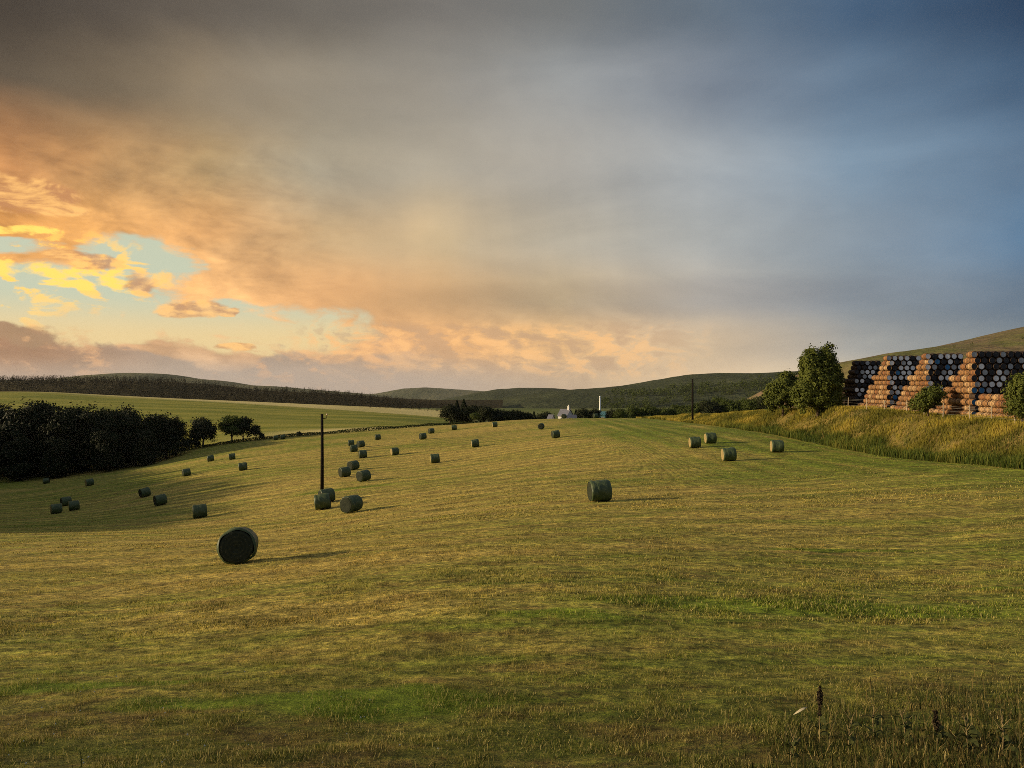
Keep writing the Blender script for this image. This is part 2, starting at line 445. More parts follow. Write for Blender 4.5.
# ------------------------------------------------------------------ ground sheet
ny, nx = _gx.shape
idx = np.arange(ny * nx).reshape(ny, nx)
quads = np.stack([idx[:-1, :-1], idx[:-1, 1:], idx[1:, 1:], idx[1:, :-1]], -1).reshape(-1, 4)
X, Y, Z = _gx.ravel(), _gy.ravel(), _gz.ravel()
hy = hedge_y(X)
meadow = sstep(-1, 2, Y - hy) * (1 - sstep(-8, 4, X - (-16) - (Y - 235) * -.06)) * (1 - sstep(740, 800, Y)) * (Y > 150)
pale = meadow * np.clip(sstep(515, 580, Y) * (.6 + .6 * fbm(X / 60, Y / 60, 2)) + .85 * sstep(22, 5, np.abs(Y - hy - 16)) * sstep(-95, -55, X), 0, 1)
verge = sstep(-.6, .8, X - 35.0) * (1 - sstep(60, 90, X)) * sstep(15, 35, Y) * (1 - sstep(210, 240, Y))
valley = np.maximum(sstep(232, 262, Y) * (1 - meadow), sstep(80, 120, X)) * (1 - meadow)
gme = raw_mesh('ground', np.c_[X, Y, Z], quads, M['ground'], True, dict(meadow=meadow, pale=pale, verge=verge, valley=valley))
tag(mobj('ground', gme), kind='structure')

# ------------------------------------------------------------------ grass
def blades(X, Y, Ln, Wd, lean, rnd, mat, name, extra=None, two=False):
    n = len(X); Z = H(X, Y) - .01
    th = rng.random(n) * 2 * np.pi; ph = rng.random(n) * 2 * np.pi
    dx, dy = np.cos(th) * Wd * .5, np.sin(th) * Wd * .5
    lx, ly = np.cos(ph) * lean * Ln, np.sin(ph) * lean * Ln
    hz = Ln * np.sqrt(np.clip(1 - lean ** 2, .05, 1))
    B = np.c_[X, Y, Z]
    if two:
        V = np.stack([B + np.c_[-dx, -dy, 0 * dx], B + np.c_[dx, dy, 0 * dx], B + np.c_[dx * .7 + lx * .35, dy * .7 + ly * .35, hz * .6], B + np.c_[-dx * .7 + lx * .35, -dy * .7 + ly * .35, hz * .6], B + np.c_[lx, ly, hz]], 1)
        f0 = np.arange(n)[:, None] * 5
        Fc = np.concatenate([f0 + np.array([[0, 1, 2]]), f0 + np.array([[0, 2, 3]]), f0 + np.array([[3, 2, 4]])])
        tip = np.tile([0, 0, .6, .6, 1.0], n); k = 5
    else:
        V = np.stack([B + np.c_[-dx, -dy, 0 * dx], B + np.c_[dx, dy, 0 * dx], B + np.c_[lx, ly, hz]], 1)
        Fc = np.arange(n * 3).reshape(n, 3); tip = np.tile([0, 0, 1.0], n); k = 3
    at_ = dict(tip=tip, rnd=np.repeat(rnd, k))
    for a, v in (extra or {}).items(): at_[a] = np.repeat(v, k)
    me = raw_mesh(name, V.reshape(-1, 3), Fc, mat, False, at_)
    return tag(mobj(name, me), kind='stuff')

def scatter(n, y0, y1, spread=1.0, p=1.0):
    """density falls with distance"""
    u = rng.random(n); Yd = y0 * (y1 / y0) ** (u ** p)
    Xd = (rng.random(n) * 2 - 1) * (Yd * .80 + 2) * spread
    return Xd, Yd
xs, ys, ln, wd, le = [], [], [], [], []
for n, y0, y1, L0, W0 in ((430000, 4.2, 13, .052, .0072), (330000, 13, 36, .062, .017), (230000, 36, 130, .075, .048)):
    x, y = scatter(n, y0, y1)
    keep = (x < 35.2)
    x, y = x[keep], y[keep]
    sc_ = np.where(y < 13, 2.4, np.where(y < 36, 1.1, .5)); tuft = fbm(x * sc_ + 3, y * sc_ * 1.2 + 8, 4); keep = rng.random(len(x)) < .16 + 2.3 * np.clip(tuft - .36, 0, 1)
    x, y, tuft = x[keep], y[keep], tuft[keep]
    sm = strips_np(x, y)
    l = L0 * (.45 + rng.random(len(x)) * .8) * (.15 + 1.75 * tuft) * (1 + .25 * sm)
    xs.append(x); ys.append(y); ln.append(l); wd.append(W0 * (.7 + .6 * rng.random(len(x)))); le.append(np.clip(rng.normal(.55, .25, len(x)), 0, .97))
xs, ys, ln, wd, le = map(np.concatenate, (xs, ys, ln, wd, le))
blades(xs, ys, ln, wd, le, rng.random(len(xs)), M['blade'], 'grass')

# long grass near the viewer's feet, thickest at the right-hand corner
x, y = scatter(110000, 4.2, 11)
dens = np.clip(.9 * sstep(1.4, 4.2, x + (6.5 - y) * .5) * sstep(10, 6.2, y) + .05 * sstep(6.8, 5.3, y), 0, 1) * (.3 + fbm(x * 1.3, y * 1.3, 3))
k = rng.random(len(x)) < dens; x, y = x[k], y[k]
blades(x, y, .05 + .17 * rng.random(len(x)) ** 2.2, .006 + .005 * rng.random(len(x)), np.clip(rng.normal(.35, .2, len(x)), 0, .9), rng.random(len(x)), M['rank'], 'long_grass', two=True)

# tall grass of the bank
n = 170000
y = 46 * (210 / 46) ** rng.random(n); x = 34.7 + rng.random(n) ** .9 * 9.2
edge = 34.9 + .8 * (fbm(y / 5, y * 0 + 9, 2) - .5); k = x > edge; x, y, edge = x[k], y[k], edge[k]
reed = sstep(2.6, .9, x - edge + (fbm(x / 2, y / 2, 2) - .5) * 2) * sstep(150, 100, y)
clump = fbm(x / 2.5, y / 4.0, 3)
k = rng.random(len(x)) < .2 + 1.4 * np.clip(clump - .25, 0, 1); x, y, reed, clump = x[k], y[k], reed[k], clump[k]
L = (.25 + .6 * rng.random(len(x))) * (.35 + 1.2 * clump) + (.2 + .9 * vnoise(x * .2, y * .8)) * .7 * reed
L *= np.where(x > 40.3, .5, .74)
blades(x, y, L, .012 + .0006 * y * (.5 + rng.random(len(x))) * .9, np.clip(rng.normal(.25, .15, len(x)), 0, .8), np.clip(rng.random(len(x)) * .7 + (clump - .35) * .9, 0, 1), M['tall'], 'tall_grass', dict(reed=reed), two=True)

# clover heads in the turf
x, y = scatter(1300, 4.6, 13); k = rng.random(len(x)) < sstep(.5, -3, x) * .35 * sstep(11, 8, y); x, y = x[k], y[k]
V, Fc = [], []
z = H(x, y) + .04 + .04 * rng.random(len(x))
for a, b, c in zip(x, y, z):
    i = len(V); s = random.uniform(.006, .011)
    V += [(a + s, b, c), (a - s * .5, b + s * .87, c), (a - s * .5, b - s * .87, c), (a, b, c + s), (a, b, c - s)]
    Fc += [[i, i + 1, i + 3], [i + 1, i + 2, i + 3], [i + 2, i, i + 3], [i + 1, i, i + 4], [i + 2, i + 1, i + 4], [i, i + 2, i + 4]]
tag(mobj('clover_flowers', raw_mesh('clover_flowers', V, Fc, M['petal'])), kind='stuff')

# ------------------------------------------------------------------ bales
def bale_meshes(q_):
    a = MB(); r, l = .64, .60
    w = lambda x, t: -.045 * max(0, -math.sin(t) - .75) * 4 + .014 * math.sin((2 + q_ % 3) * t + x * 4 + q_) + .009 * math.sin(7 * t - x * 9 + 2 * q_) + .012 * math.sin(x * (9 + 2 * q_) + q_) - (.02 * max(0, -math.sin(t)) if math.sin(t) < -.8 else 0)
    prof = [(-l, r - .07), (-l + .015, r - .035), (-l + .06, r - .01)] + [(-l + .06 + i * (2 * l - .12) / 10, r + .006 * math.sin(i * 2.1)) for i in range(1, 10)] + [(l - .06, r - .01), (l - .015, r - .035), (l, r - .07)]
    a.lathe_x(prof, 40, 0, w)
    wm = a.mesh('net_wrap', M['wrap'], True)
    ends = []
    for mat in ('hay_end', 'dark_end'):
        for s in (-1, 1):
            b = MB(); n = 40; pr = [(-.02, 0.0), (.012, .12), (.02, .30), (.012, .47), (-.004, .545), (-.02, r - .085)]
            v, f = [], []
            for i, (dx, rr) in enumerate(pr[1:]):
                for k in range(n):
                    t = 2 * math.pi * k / n; v.append((s * (l + dx + random.uniform(-.006, .006)), (rr) * math.cos(t), rr * math.sin(t)))
            c = len(v); v.append((s * (l - .01), 0, 0))
            for i in range(len(pr) - 2):
                for k in range(n): f.append([i * n + k, i * n + (k + 1) % n, (i + 1) * n + (k + 1) % n, (i + 1) * n + k])
            f += [[c, (k + 1) % n, k] for k in range(n)]
            f += [[(len(pr) - 2) * n + k, (len(pr) - 2) * n + (k + 1) % n, (len(pr) - 2) * n + (k + 1) % n] for k in range(0)]
            # rim joins the wrap
            b.add(v, f); ends.append(b.mesh('straw_end', M[mat], True))
    return wm, ends
WRAPS = []
for q_ in range(4):
    WP, ENDS = bale_meshes(q_); WRAPS.append(WP)
# bearing, distance, yaw of its axis, dark ends?, label
BALES = [
 (239, 25.7, 105, 1, 'largest round bale, dark flat end facing the viewer, alone on the stubble'),
 (600, 42, 8, 1, 'dark green round bale lying side-on, alone in the middle of the field'),
 (352.5, 54, 60, 1, 'round bale with dark end turned left, front right of the trio by the pole'),
 (323.5, 61, 12, 1, 'green round bale at front left of the trio, in front of the pole'),
 (327.5, 66, 35, 1, 'partly hidden round bale at the back of the trio, touching the pole foot'),
 (200.5, 69, 24, 1, 'olive round bale side-on at the shade edge, behind and left of the largest bale'),
 (364, 84, 50, 1, 'lowest round bale of the group of three just uphill of the left pole'),
 (345, 92, 35, 1, 'left round bale of the group of three just uphill of the left pole'),
 (353.5, 103, 55, 1, 'topmost round bale of the group of three just uphill of the left pole'),
 (363, 123, 20, 1, 'single round bale below the cluster at the hedge, above the group of three'),
 (354, 134, 25, 1, 'lowest bale in the tight cluster of three by the hedge'),
 (361, 143, 40, 1, 'right bale in the tight cluster of three by the hedge'),
 (351.5, 150, 15, 1, 'topmost bale in the tight cluster of three by the hedge'),
 (378, 168, 20, 1, 'small round bale close to the hedge, right of the tight cluster of three'),
 (395, 123, 28, 0, 'single olive round bale between the clustered bales and the mid-field bales'),
 (423, 150, 30, 1, 'nearer bale of the pair by the right end of the hedge'),
 (431.5, 180, 30, 1, 'farther bale of the pair by the right end of the hedge'),
 (435.5, 103, 10, 0, 'round bale side-on, downhill of the pair by the hedge end'),
 (454.5, 185, 0, 0, 'tiny bale with a pale lit end at the field edge below the dark trees'),
 (475.5, 123, 10, 0, 'round bale casting a long shadow on the upper mid field'),
 (495, 178, 10, 0, 'tiny olive bale on the crest in front of the dark tree row'),
 (541.5, 154, 80, 1, 'small dark round bale end-on near the crest'),
 (556, 120, 15, 1, 'dark round bale just downhill of the small end-on bale near the crest'),
 (564, 205, 70, 1, 'tiny dark bale on the skyline in front of the white house'),
 (595.5, 205, 20, 1, 'tiny dark bale on the skyline in front of the teal shed'),
 (695, 84, 0, 0, 'round bale with bright sunlit end, left one of the pair near the bank'),
 (710.5, 88, 1, 0, 'round bale with bright sunlit end, right one of the pair near the bank'),
 (729, 71, -2, 0, 'round bale with sunlit left end, nearest of those along the headland'),
 (777, 77, -6, 0, 'round bale tucked against the reedy foot of the bank'),
 (56.5, 96, 40, 0, 'left bale of the huddled trio in the shaded far-left field'),
 (66.5, 107, 45, 1, 'back bale of the huddled trio in the shaded far-left field'),
 (74.5, 99, 34, 0, 'right bale of the huddled trio in the shaded far-left field'),
 (145.5, 103, 48, 1, 'upper left bale of the shaded pair left of the olive bale'),
 (161, 88, 42, 1, 'lower right bale of the shaded pair left of the olive bale'),
 (187, 125, 35, 1, 'single shaded bale uphill of the shaded pair'),
 (211, 154, 30, 1, 'far shaded bale straight below the left round tree'),
 (232.5, 150, 20, 0, 'far shaded bale straight below the widest round tree'),
 (243.5, 120, 15, 1, 'dark bale in the far shade, nearest of the three below the round trees'),
 (46.5, 168, 20, 1, 'small dark bale at far left under the dark wood'),
 (90, 135, 44, 0, 'pale-topped bale alone below the dark wood'),
 (148, 195, 20, 1, 'tiny bale almost lost in the shade at the foot of the dark wood'),
 (276, 205, 20, 1, 'tiny dark bale left of two beside the hedge under the meadow'),
 (283, 206, 30, 1, 'tiny dark bale right of two beside the hedge under the meadow'),
]
for px, yy, yaw, dark, lab in BALES:
    xx = at(px, yy); z = h1(xx, yy)
    o = empty('round_bale', (xx, yy, z - .02), 0)
    gx = (h1(xx + .6, yy) - h1(xx - .6, yy)) / 1.2; gy = (h1(xx, yy + .6) - h1(xx, yy - .6)) / 1.2
    nrm = Vector((-gx, -gy, 1)).normalized(); ax = Vector((math.cos(R(yaw)), math.sin(R(yaw)), 0)); ax = (ax - nrm * ax.dot(nrm)).normalized()
    s = random.uniform(.97, 1.04) if yy > 30 else .99
    o.matrix_world = Matrix.Translation((xx, yy, z - .03)) @ Matrix((ax, nrm.cross(ax), nrm)).transposed().to_4x4() @ Matrix.Scale(s, 4)
    tag(o, lab, 'hay bale', 'round bales scattered over the mown field')
    spin = random.uniform(-.6, .6)
    w = mobj('net_wrap', WRAPS[random.randrange(4)], o); w.location = (0, 0, .63)
    for e in (ENDS[2:] if dark else ENDS[:2]):
        q = mobj('straw_end', e, o); q.location = (0, 0, .63)

# ------------------------------------------------------------------ poles
def pole(px, yy, hgt, lab, arm, fat=1.0):
    x = at(px, yy); z = h1(x, yy)
    o = empty('utility_pole', (x, yy, z)); tag(o, lab, 'utility pole', 'wooden poles at the field')
    b = MB(); b.tube([(0, 0, -.3), (0.02, 0, hgt * .5), (0, 0, hgt)], [.17 * fat, .15 * fat, .125 * fat], 12); b.build('shaft', M['pole'], o, True)
    b = MB(); b.tube([(0, 0, hgt), (0, 0, hgt + .05), (0, 0, hgt + .09)], [.14 * fat, .135 * fat, .03], 12); b.build('cap', M['pole'], o, True)
    if arm:
        b = MB(); b.tube([(.09, 0, hgt - .35), (.42, 0, hgt - .30), (.45, 0, hgt - .05)], .03, 6); b.build('bracket', M['pole'], o)
        b = MB(); b.tube([(.45, 0, hgt - .06), (.45, 0, hgt + .02), (.45, 0, hgt + .08), (.45, 0, hgt + .14)], [.05, .07, .05, .03], 8); b.build('insulator', M['ceramic'], o, True)
pole(322, 68.5, 7.9, 'dark wooden pole standing in the field behind three bales', True)
pole(692.5, 150, 8.5, 'dark wooden pole on the bank, standing against the distant hill', False, 1.35)

# ------------------------------------------------------------------ trees
def leaf_cards(C, size, outward=None):
    """C (n,3) centres -> leaves; with outward given they face mostly out of the crown"""
    n = len(C)
    a = rng.normal(size=(n, 3)); a /= np.linalg.norm(a, axis=1)[:, None]
    if outward is None: nn = rng.normal(size=(n, 3))
    else:
        nn = outward * 1.25 + rng.normal(size=(n, 3)) * .6
        a = np.cross(nn, a); a /= np.linalg.norm(a, axis=1)[:, None]
    b = np.cross(a, nn); b /= np.linalg.norm(b, axis=1)[:, None]
    s = (size * (.6 + .8 * rng.random(n)))[:, None]
    V = np.stack([C - a * s, C + b * s * .55, C + a * s, C - b * s * .55], 1).reshape(-1, 3)
    Fc = np.arange(n * 4).reshape(n, 4)
    return V, Fc
def crown_points(lobes, n_clump, per, cl_r, hollow=.5):
    """lobes: list of (cx,cy,cz,rx,ry,rz); clumps sit mostly near each lobe's surface"""
    pts = []; rn = []; ow = []
    vol = np.array([l[3] * l[4] * l[5] for l in lobes]) ** .67; pr = vol / vol.sum()
    for i in range(n_clump):
        l = lobes[rng.choice(len(lobes), p=pr)]
        d = rng.normal(size=3); d /= np.linalg.norm(d)
        if d[2] < -.5 and rng.random() < .6: d[2] *= -.5
        rr = (hollow + (1 - hollow) * rng.random() ** .5) * rng.uniform(.82, 1.12)
        c = np.array(l[:3]) + d * rr * np.array(l[3:])
        r = cl_r * rng.uniform(.6, 1.3)
        k = int(per * rng.uniform(.6, 1.4))
        q = rng.normal(size=(k, 3)) * np.array([r, r, r * .7]) * .6
        o_ = d * .7 + q / r * .6; ow.append(o_ / (np.linalg.norm(o_, axis=1)[:, None] + 1e-6)); pts.append(c + q); rn.append(np.clip(rng.random() * .6 + rng.random(k) * .4, 0, 1))
    return np.concatenate(pts), np.concatenate(rn), np.concatenate(ow)
def crown_mesh(lobes, n_clump, per, cl_r, leaf, mat, hollow=.5):
    C, rn, ow = crown_points(lobes, n_clump, per, cl_r, hollow)
    k = C[:, 2] > .05; C, rn, ow = C[k], rn[k], ow[k]
    V, Fc = leaf_cards(C, leaf, ow)
    return raw_mesh('crown', V, Fc, mat, False, dict(rnd=np.repeat(rn, 4)))
def trunk_mesh(h, r, lobes, mat, n=7, lean=0.0):
    b = MB()
    b.tube([(0, 0, -.4), (lean * .2, 0, h * .12), (lean * .5, .03 * h, h * .5), (lean, 0, h)], [r * 1.35, r, r * .7, r * .2], n)
    for l in lobes:
        z0 = min(h * random.uniform(.2, .5), l[2]); e = Vector(l[:3]); s = Vector((lean * z0 / h, 0, z0))
        m = (s + e) * .5 + Vector((0, 0, -.05 * h))
        b.tube([s, m, e, e + (e - m) * .5], [r * .45, r * .3, r * .15, r * .05], 5)
    return b.mesh('trunk', mat, True)
def conifer_meshes(h, w, mat, n=1800, leaf=.32):
    z = rng.random(n) ** .8; t = rng.random(n) * 2 * np.pi
    tiers = 15
    zz = np.floor(z * tiers) / tiers + rng.random(n) * .085
    rad = (1 - zz) ** .85 * (.35 + .65 * rng.random(n) ** .5) * w * .5 * (.8 + .35 * vnoise(t * 1.3, zz * 9)) + .05
    C = np.c_[rad * np.cos(t), rad * np.sin(t), h * (.08 + .92 * zz) - rad * .22]
    V, Fc = leaf_cards(C, np.full(n, leaf) * (.5 + .6 * (1 - zz)))
    cm = raw_mesh('crown', V, Fc, mat, False, dict(rnd=np.repeat(rng.random(n), 4)))
    b = MB(); b.tube([(0, 0, -.4), (0, 0, h * .5), (0, 0, h * .97)], [h * .022, h * .014, h * .003], 6)
    return b.mesh('trunk', M['bark'], True), cm
def broad_proto(seed, h, w, mat, n_clump=70, per=26, leaf=.22, base=.18):
    random.seed(seed)
    lobes = [(0, 0, h * .58, w * .36, w * .36, h * .38)]
    for i in range(5):
        a = i * 1.26 + random.uniform(-.4, .4); zz = random.uniform(.35, .8)
        rr = w * random.uniform(.14, .27); q = w * random.uniform(.16, .26)
        lobes.append((rr * math.cos(a), rr * math.sin(a), h * zz, q, q, h * random.uniform(.14, .2)))
    return trunk_mesh(h * .7, h * .028, lobes[1:], M['bark']), crown_mesh(lobes, n_clump, per, w * .10, leaf, mat)
def wood_proto(seed, h, w, mat):
    random.seed(seed)
    lobes = [(0, 0, h * .55, w * .38, w * .38, h * .42), (0, 0, h * .24, w * .46, w * .46, h * .26)]
    for i in range(6):
        a = i * 1.05 + random.uniform(-.4, .4); zz = random.uniform(.2, .85); rr = w * random.uniform(.14, .26); q = w * random.uniform(.15, .25)
        lobes.append((rr * math.cos(a), rr * math.sin(a), h * zz, q, q, h * random.uniform(.12, .2)))
    return trunk_mesh(h * .7, h * .028, lobes[2:], M['bark']), crown_mesh(lobes, 330, 34, w * .10, .30, mat, .3)
def place_tree(name, proto, x, y, lab, cat, group, s=1.0, rz=None, z=None, sz=None):
    rz = random.uniform(0, 6.28) if rz is None else rz
    o = empty(name, (x, y, h1(x, y) if z is None else z), rz, (s, s, s * (sz or 1)))
    tag(o, lab, cat, group)
    mobj('trunk', proto[0], o); mobj('crown', proto[1], o)
    return o

# the two leafy trees, the bush and the tree at the frame edge by the casks
def special(name, x, y, h, lobes, mat, ncl, per, clr, leaf, lab, cat, r=.14):
    o = empty(name, (x, y, h1(x, y))); tag(o, lab, cat)
    mobj('trunk', trunk_mesh(h * .75, r, lobes, M['bark']), o)
    mobj('crown', crown_mesh(lobes, ncl, per, clr, leaf, mat, .45), o)
special('broadleaf_tree', at(818, 94.5), 94.5, 8.8, [(0, 0, 4.0, 2.35, 2.4, 3.4), (-.85, 0, 6.7, 1.1, 1.3, 1.9), (1.15, .2, 7.2, .95, 1.1, 1.9), (-1.8, -.3, 2.7, 1.4, 1.5, 2.3), (1.75, 0, 4.6, 1.25, 1.5, 2.3), (1.4, -.4, 2.0, 1.4, 1.5, 1.8)],
        M['leaf_lit'], 820, 66, .46, .15, 'tallest leafy tree, twin-topped, beside the left end of the cask stacks', 'tree', .2)
special('broadleaf_tree', at(783, 106), 106, 6.6, [(0, 0, 3.4, 2.2, 2.2, 2.7), (.6, 0, 5.0, 1.4, 1.4, 1.4), (-1.3, 0, 2.6, 1.35, 1.4, 2.0), (1.4, 0, 3.2, 1.2, 1.3, 2.0)],
        M['leaf_lit'], 400, 58, .46, .15, 'rounded leafy tree, shorter, just left of the twin-topped tree', 'tree', .16)
special('leafy_bush', at(928, 72.5), 72.5, 3.2, [(0, 0, 1.7, 1.1, 1.0, 1.1), (-.9, 0, 1.1, .9, .9, .9), (.75, 0, 2.2, .9, .8, .8)],
        M['leaf_lit'], 200, 48, .28, .095, 'bright green bush growing in front of the middle cask stack', 'bush', .07)
special('broadleaf_tree', at(1022, 60), 60, 4.2, [(0, 0, 2.4, 1.15, 1.1, 1.6), (.6, 0, 3.2, .9, .9, .9), (-.3, 0, 1.3, .9, .9, .9)],
        M['leaf_lit'], 240, 50, .30, .09, 'leafy tree cut by the right edge of the view, beside the casks', 'tree', .09)

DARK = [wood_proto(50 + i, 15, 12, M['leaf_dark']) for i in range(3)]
CON = [conifer_meshes(16, 8.5, M['needle'], 9000, .34) for i in range(2)]
MID = [broad_proto(80 + i, 8, 8.4, M['leaf_mid'], 170, 30, .24) for i in range(3)]
DK8 = [broad_proto(90 + i, 8, 8.2, M['leaf_dark'], 190, 32, .25) for i in range(2)]
SCN = [conifer_meshes(11, 7.0, M['needle'], 3600, .34) for i in range(2)]
# the dark wood on the left
WOOD = [(-14, 196, 18, 'd'), (8, 188, 18.5, 'd'), (27, 186, 19.5, 'd'), (47, 190, 17.5, 'd'), (64, 184, 17, 'd'), (82, 190, 15.5, 'd'), (100, 185, 15.0, 'd'), (118, 190, 14, 'd'), (135, 188, 13.2, 'd'), (150, 190, 13, 'd'), (166, 194, 11.5, 'd'), (176, 197, 9.5, 'd'), (38, 200, 18, 'd'), (92, 200, 15.5, 'd'), (125, 202, 14.5, 'd'), (16, 178, 11, 'd'), (56, 178, 10, 'd'), (108, 180, 10, 'd'), (145, 183, 9, 'd')]
names = ['tall dark crown cut by the left frame edge of the wood', 'tall dark crown second from the left edge of the wood', 'tallest dark crown of the left wood', 'dark round crown right of the tallest crown in the wood',
 'dark crown left of the middle of the wood', 'dark domed crown in the middle of the wood', 'dark crown just right of the middle of the wood', 'dark crown third from the right in the wood front',
 'dark flat-topped crown right of centre in the wood', 'dark crown second from the wood\'s right end', 'dark crown at the right end of the wood', 'lowest dark tree at the wood\'s right tip',
 'dark crown behind, showing right of the tallest crown', 'dark crown behind the middle of the wood', 'dark crown behind the wood\'s right half', 'low dark tree at the wood foot by the left edge', 'low dark tree at the wood foot under the domed crowns', 'low dark tree at the wood foot right of centre', 'low dark tree at the wood foot near its right end']
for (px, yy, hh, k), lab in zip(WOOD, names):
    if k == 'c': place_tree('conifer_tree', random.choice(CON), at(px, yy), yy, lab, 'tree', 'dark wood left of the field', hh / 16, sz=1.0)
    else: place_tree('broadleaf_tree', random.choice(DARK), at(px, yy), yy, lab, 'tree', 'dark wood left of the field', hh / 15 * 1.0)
for px, yy, hh, ww, lab in ((203, 207, 8.6, 1.0, 'left round tree at the field edge, between wood and widest tree'), (232, 210, 8.0, 1.0, 'widest round tree at the field edge below the meadow'), (243, 212, 7.2, .95, 'round tree joined to the right of the widest tree'), (256, 212, 4.4, .8, 'smallest round tree at the right end of the three at the hedge')):
    place_tree('broadleaf_tree', random.choice(DK8 if px != 232 else MID[:1]), at(px, yy), yy, lab, 'tree', 'round trees at the hedge', hh / 8 * ww, sz=1 / ww)
for px, yy, s, lab in ((189, 204, .42, 'low bush between the dark wood and the left round tree'), (196, 206, .36, 'smaller low bush at the foot of the left round tree'), (262, 209, .25, 'tiny bush at the hedge right of the round trees'), (299, 208, .22, 'low dark bush beside the hedge right of two tiny bales')):
    place_tree('leafy_bush', random.choice(DK8), at(px, yy), yy, lab, 'bush', 'bushes along the hedge', s)

# row of dark trees beyond the crest, left of the house
ROW = [(450, 262, 404, 'd'), (457, 268, 400, 'c'), (464, 265, 399, 'c'), (470, 262, 404, 'd'), (475, 225, 411, 'b'), (481, 262, 406, 'd'), (488, 258, 405, 'd'), (497, 262, 408, 'd'), (505, 268, 410, 'd'), (511, 258, 409, 'd'), (519, 264, 410, 'd'), (527, 260, 412, 'd'), (534, 268, 411, 'c'), (541, 258, 413, 'd'), (547, 262, 411, 'd'),
       (576, 262, 409, 'c'), (583, 258, 408, 'd'), (590, 262, 410, 'c'), (594, 258, 408, 'd'), (613, 258, 409, 'd'), (620, 255, 408, 'm')]
words = ['first', 'second', 'third', 'fourth', 'fifth', 'sixth', 'seventh', 'eighth', 'ninth', 'tenth', 'eleventh', 'twelfth', 'thirteenth', 'fourteenth', 'fifteenth', 'sixteenth', 'seventeenth', 'eighteenth', 'nineteenth', 'twentieth']
for i, (px, yy, ty, k) in enumerate(ROW):
    x = at(px, yy); z = h1(x, yy); hh = (384 - ty) / F * yy - z
    if k == 'b': nm, pr, ref, lab = 'broadleaf_tree', MID[1], 8, 'round green tree at the field edge in front of the dark conifers'
    else:
        nm, pr, ref = ('conifer_tree', random.choice(SCN), 11) if k == 'c' else ('broadleaf_tree', random.choice(DK8) if k == 'd' else MID[2], 8)
        kind = 'pointed dark conifer' if k == 'c' else 'dark round-crowned tree'
        if i < 15: lab = f'{kind} in the row left of the white house, {words[i]} from left'
        elif i < 19: lab = f'{kind} between white house and teal shed, {["leftmost", "second from left", "third from left", "beside the shed"][i - 15]}'
        else: lab = ['dark round tree just right of the teal shed', 'olive round tree second to the right of the teal shed'][i - 19]
    s = hh / ref; place_tree(nm, pr, x, yy, lab, 'tree', 'trees beyond the crest', min(s, 1.25), sz=s / min(s, 1.25))

# hedge trees and copses right of the house
k = 0
for px, yy, ty in ((633, 300, 406), (642, 310, 407), (651, 300, 405), (660, 315, 407), (668, 305, 405), (677, 310, 404), (686, 300, 404), (697, 290, 402), (704, 300, 400), (711, 285, 399), (718, 300, 396), (726, 290, 398), (733, 285, 399), (740, 292, 397), (747, 285, 398), (754, 280, 396), (761, 285, 395), (768, 275, 394)):
    x = at(px, yy); z = h1(x, yy); hh = (384 - ty) / F * yy - z; s = hh / 8
    near = 'left of the right-hand pole' if px < 690 else 'between the right-hand pole and the leafy trees'
    i = k if px < 690 else k - 7
    place_tree('broadleaf_tree', random.choice(MID + DK8[:1]), x, yy, f'hedgerow tree {near}, {words[i]} in its row' , 'tree', 'hedgerow trees beyond the field', min(s, 1.2), sz=s / min(s, 1.2)); k += 1

# hedge along the field's far-left edge
hx = -92 + rng.random(9000) * 80; hyy = hedge_y(hx) + rng.normal(size=9000) * .5
hh = .12 + .85 * rng.random(9000) * (.4 + .9 * fbm(hx / 5, hx * 0, 3))
C = np.c_[hx, hyy, H(hx, hyy) + hh]
V, Fc = leaf_cards(C, .17)
tag(mobj('hedge', raw_mesh('hedge', V, Fc, M['hedge'], False, dict(rnd=np.repeat(rng.random(9000), 4)))), 'low dark green hedge dividing the mown field from the sunny meadow', 'hedge')

# ------------------------------------------------------------------ merged far woods
def wood_stuff(name, XY, hts, mat, conifer):
    Vs, Fs, Rn, b = [], [], [], 0
    for (x, y), hh in zip(XY, hts):
        if conifer:
            n = 40; zz = rng.random(n) ** .8; t = rng.random(n) * 6.283
            rad = (1 - zz) ** .7 * hh * .27 * (.5 + .7 * rng.random(n))
            C = np.c_[x + rad * np.cos(t), y + rad * np.sin(t), zz * hh]; sz = np.full(n, hh * .085) * (1.1 - .75 * zz)
        else:
            n = 46; d = rng.normal(size=(n, 3)); d /= np.linalg.norm(d, axis=1)[:, None]
            C = np.c_[x, y, hh * .55] + d * np.array([hh * .42, hh * .42, hh * .45]) * (.6 + .5 * rng.random((n, 1))); sz = np.full(n, hh * .11)
        C[:, 2] += hz_of(x, y)
        V, Fc = leaf_cards(C, sz); Vs.append(V); Fs.append(Fc + b); b += len(V); Rn.append(np.repeat(rng.random(n) * .4 + rng.random() * .6, 4))
    me = raw_mesh(name, np.concatenate(Vs), np.concatenate(Fs), mat, False, dict(rnd=np.concatenate(Rn)))
    return tag(mobj(name, me), kind='stuff')
hz_of = lambda x, y: h1(x, y)
# belt of trees left of the view that throws the shade over the lower field
pts = [(-20 - .80 * yy - rng.random() * 16, yy + rng.random() * 4) for yy in np.linspace(57, 190, 50) for _ in (0, 1, 2)]
wood_stuff('woodland', pts, np.interp([p[1] for p in pts], [57, 75, 100, 180], [10, 13.5, 16.5, 21]) * rng.uniform(.8, 1.15, len(pts)), M['leaf_dark'], False)

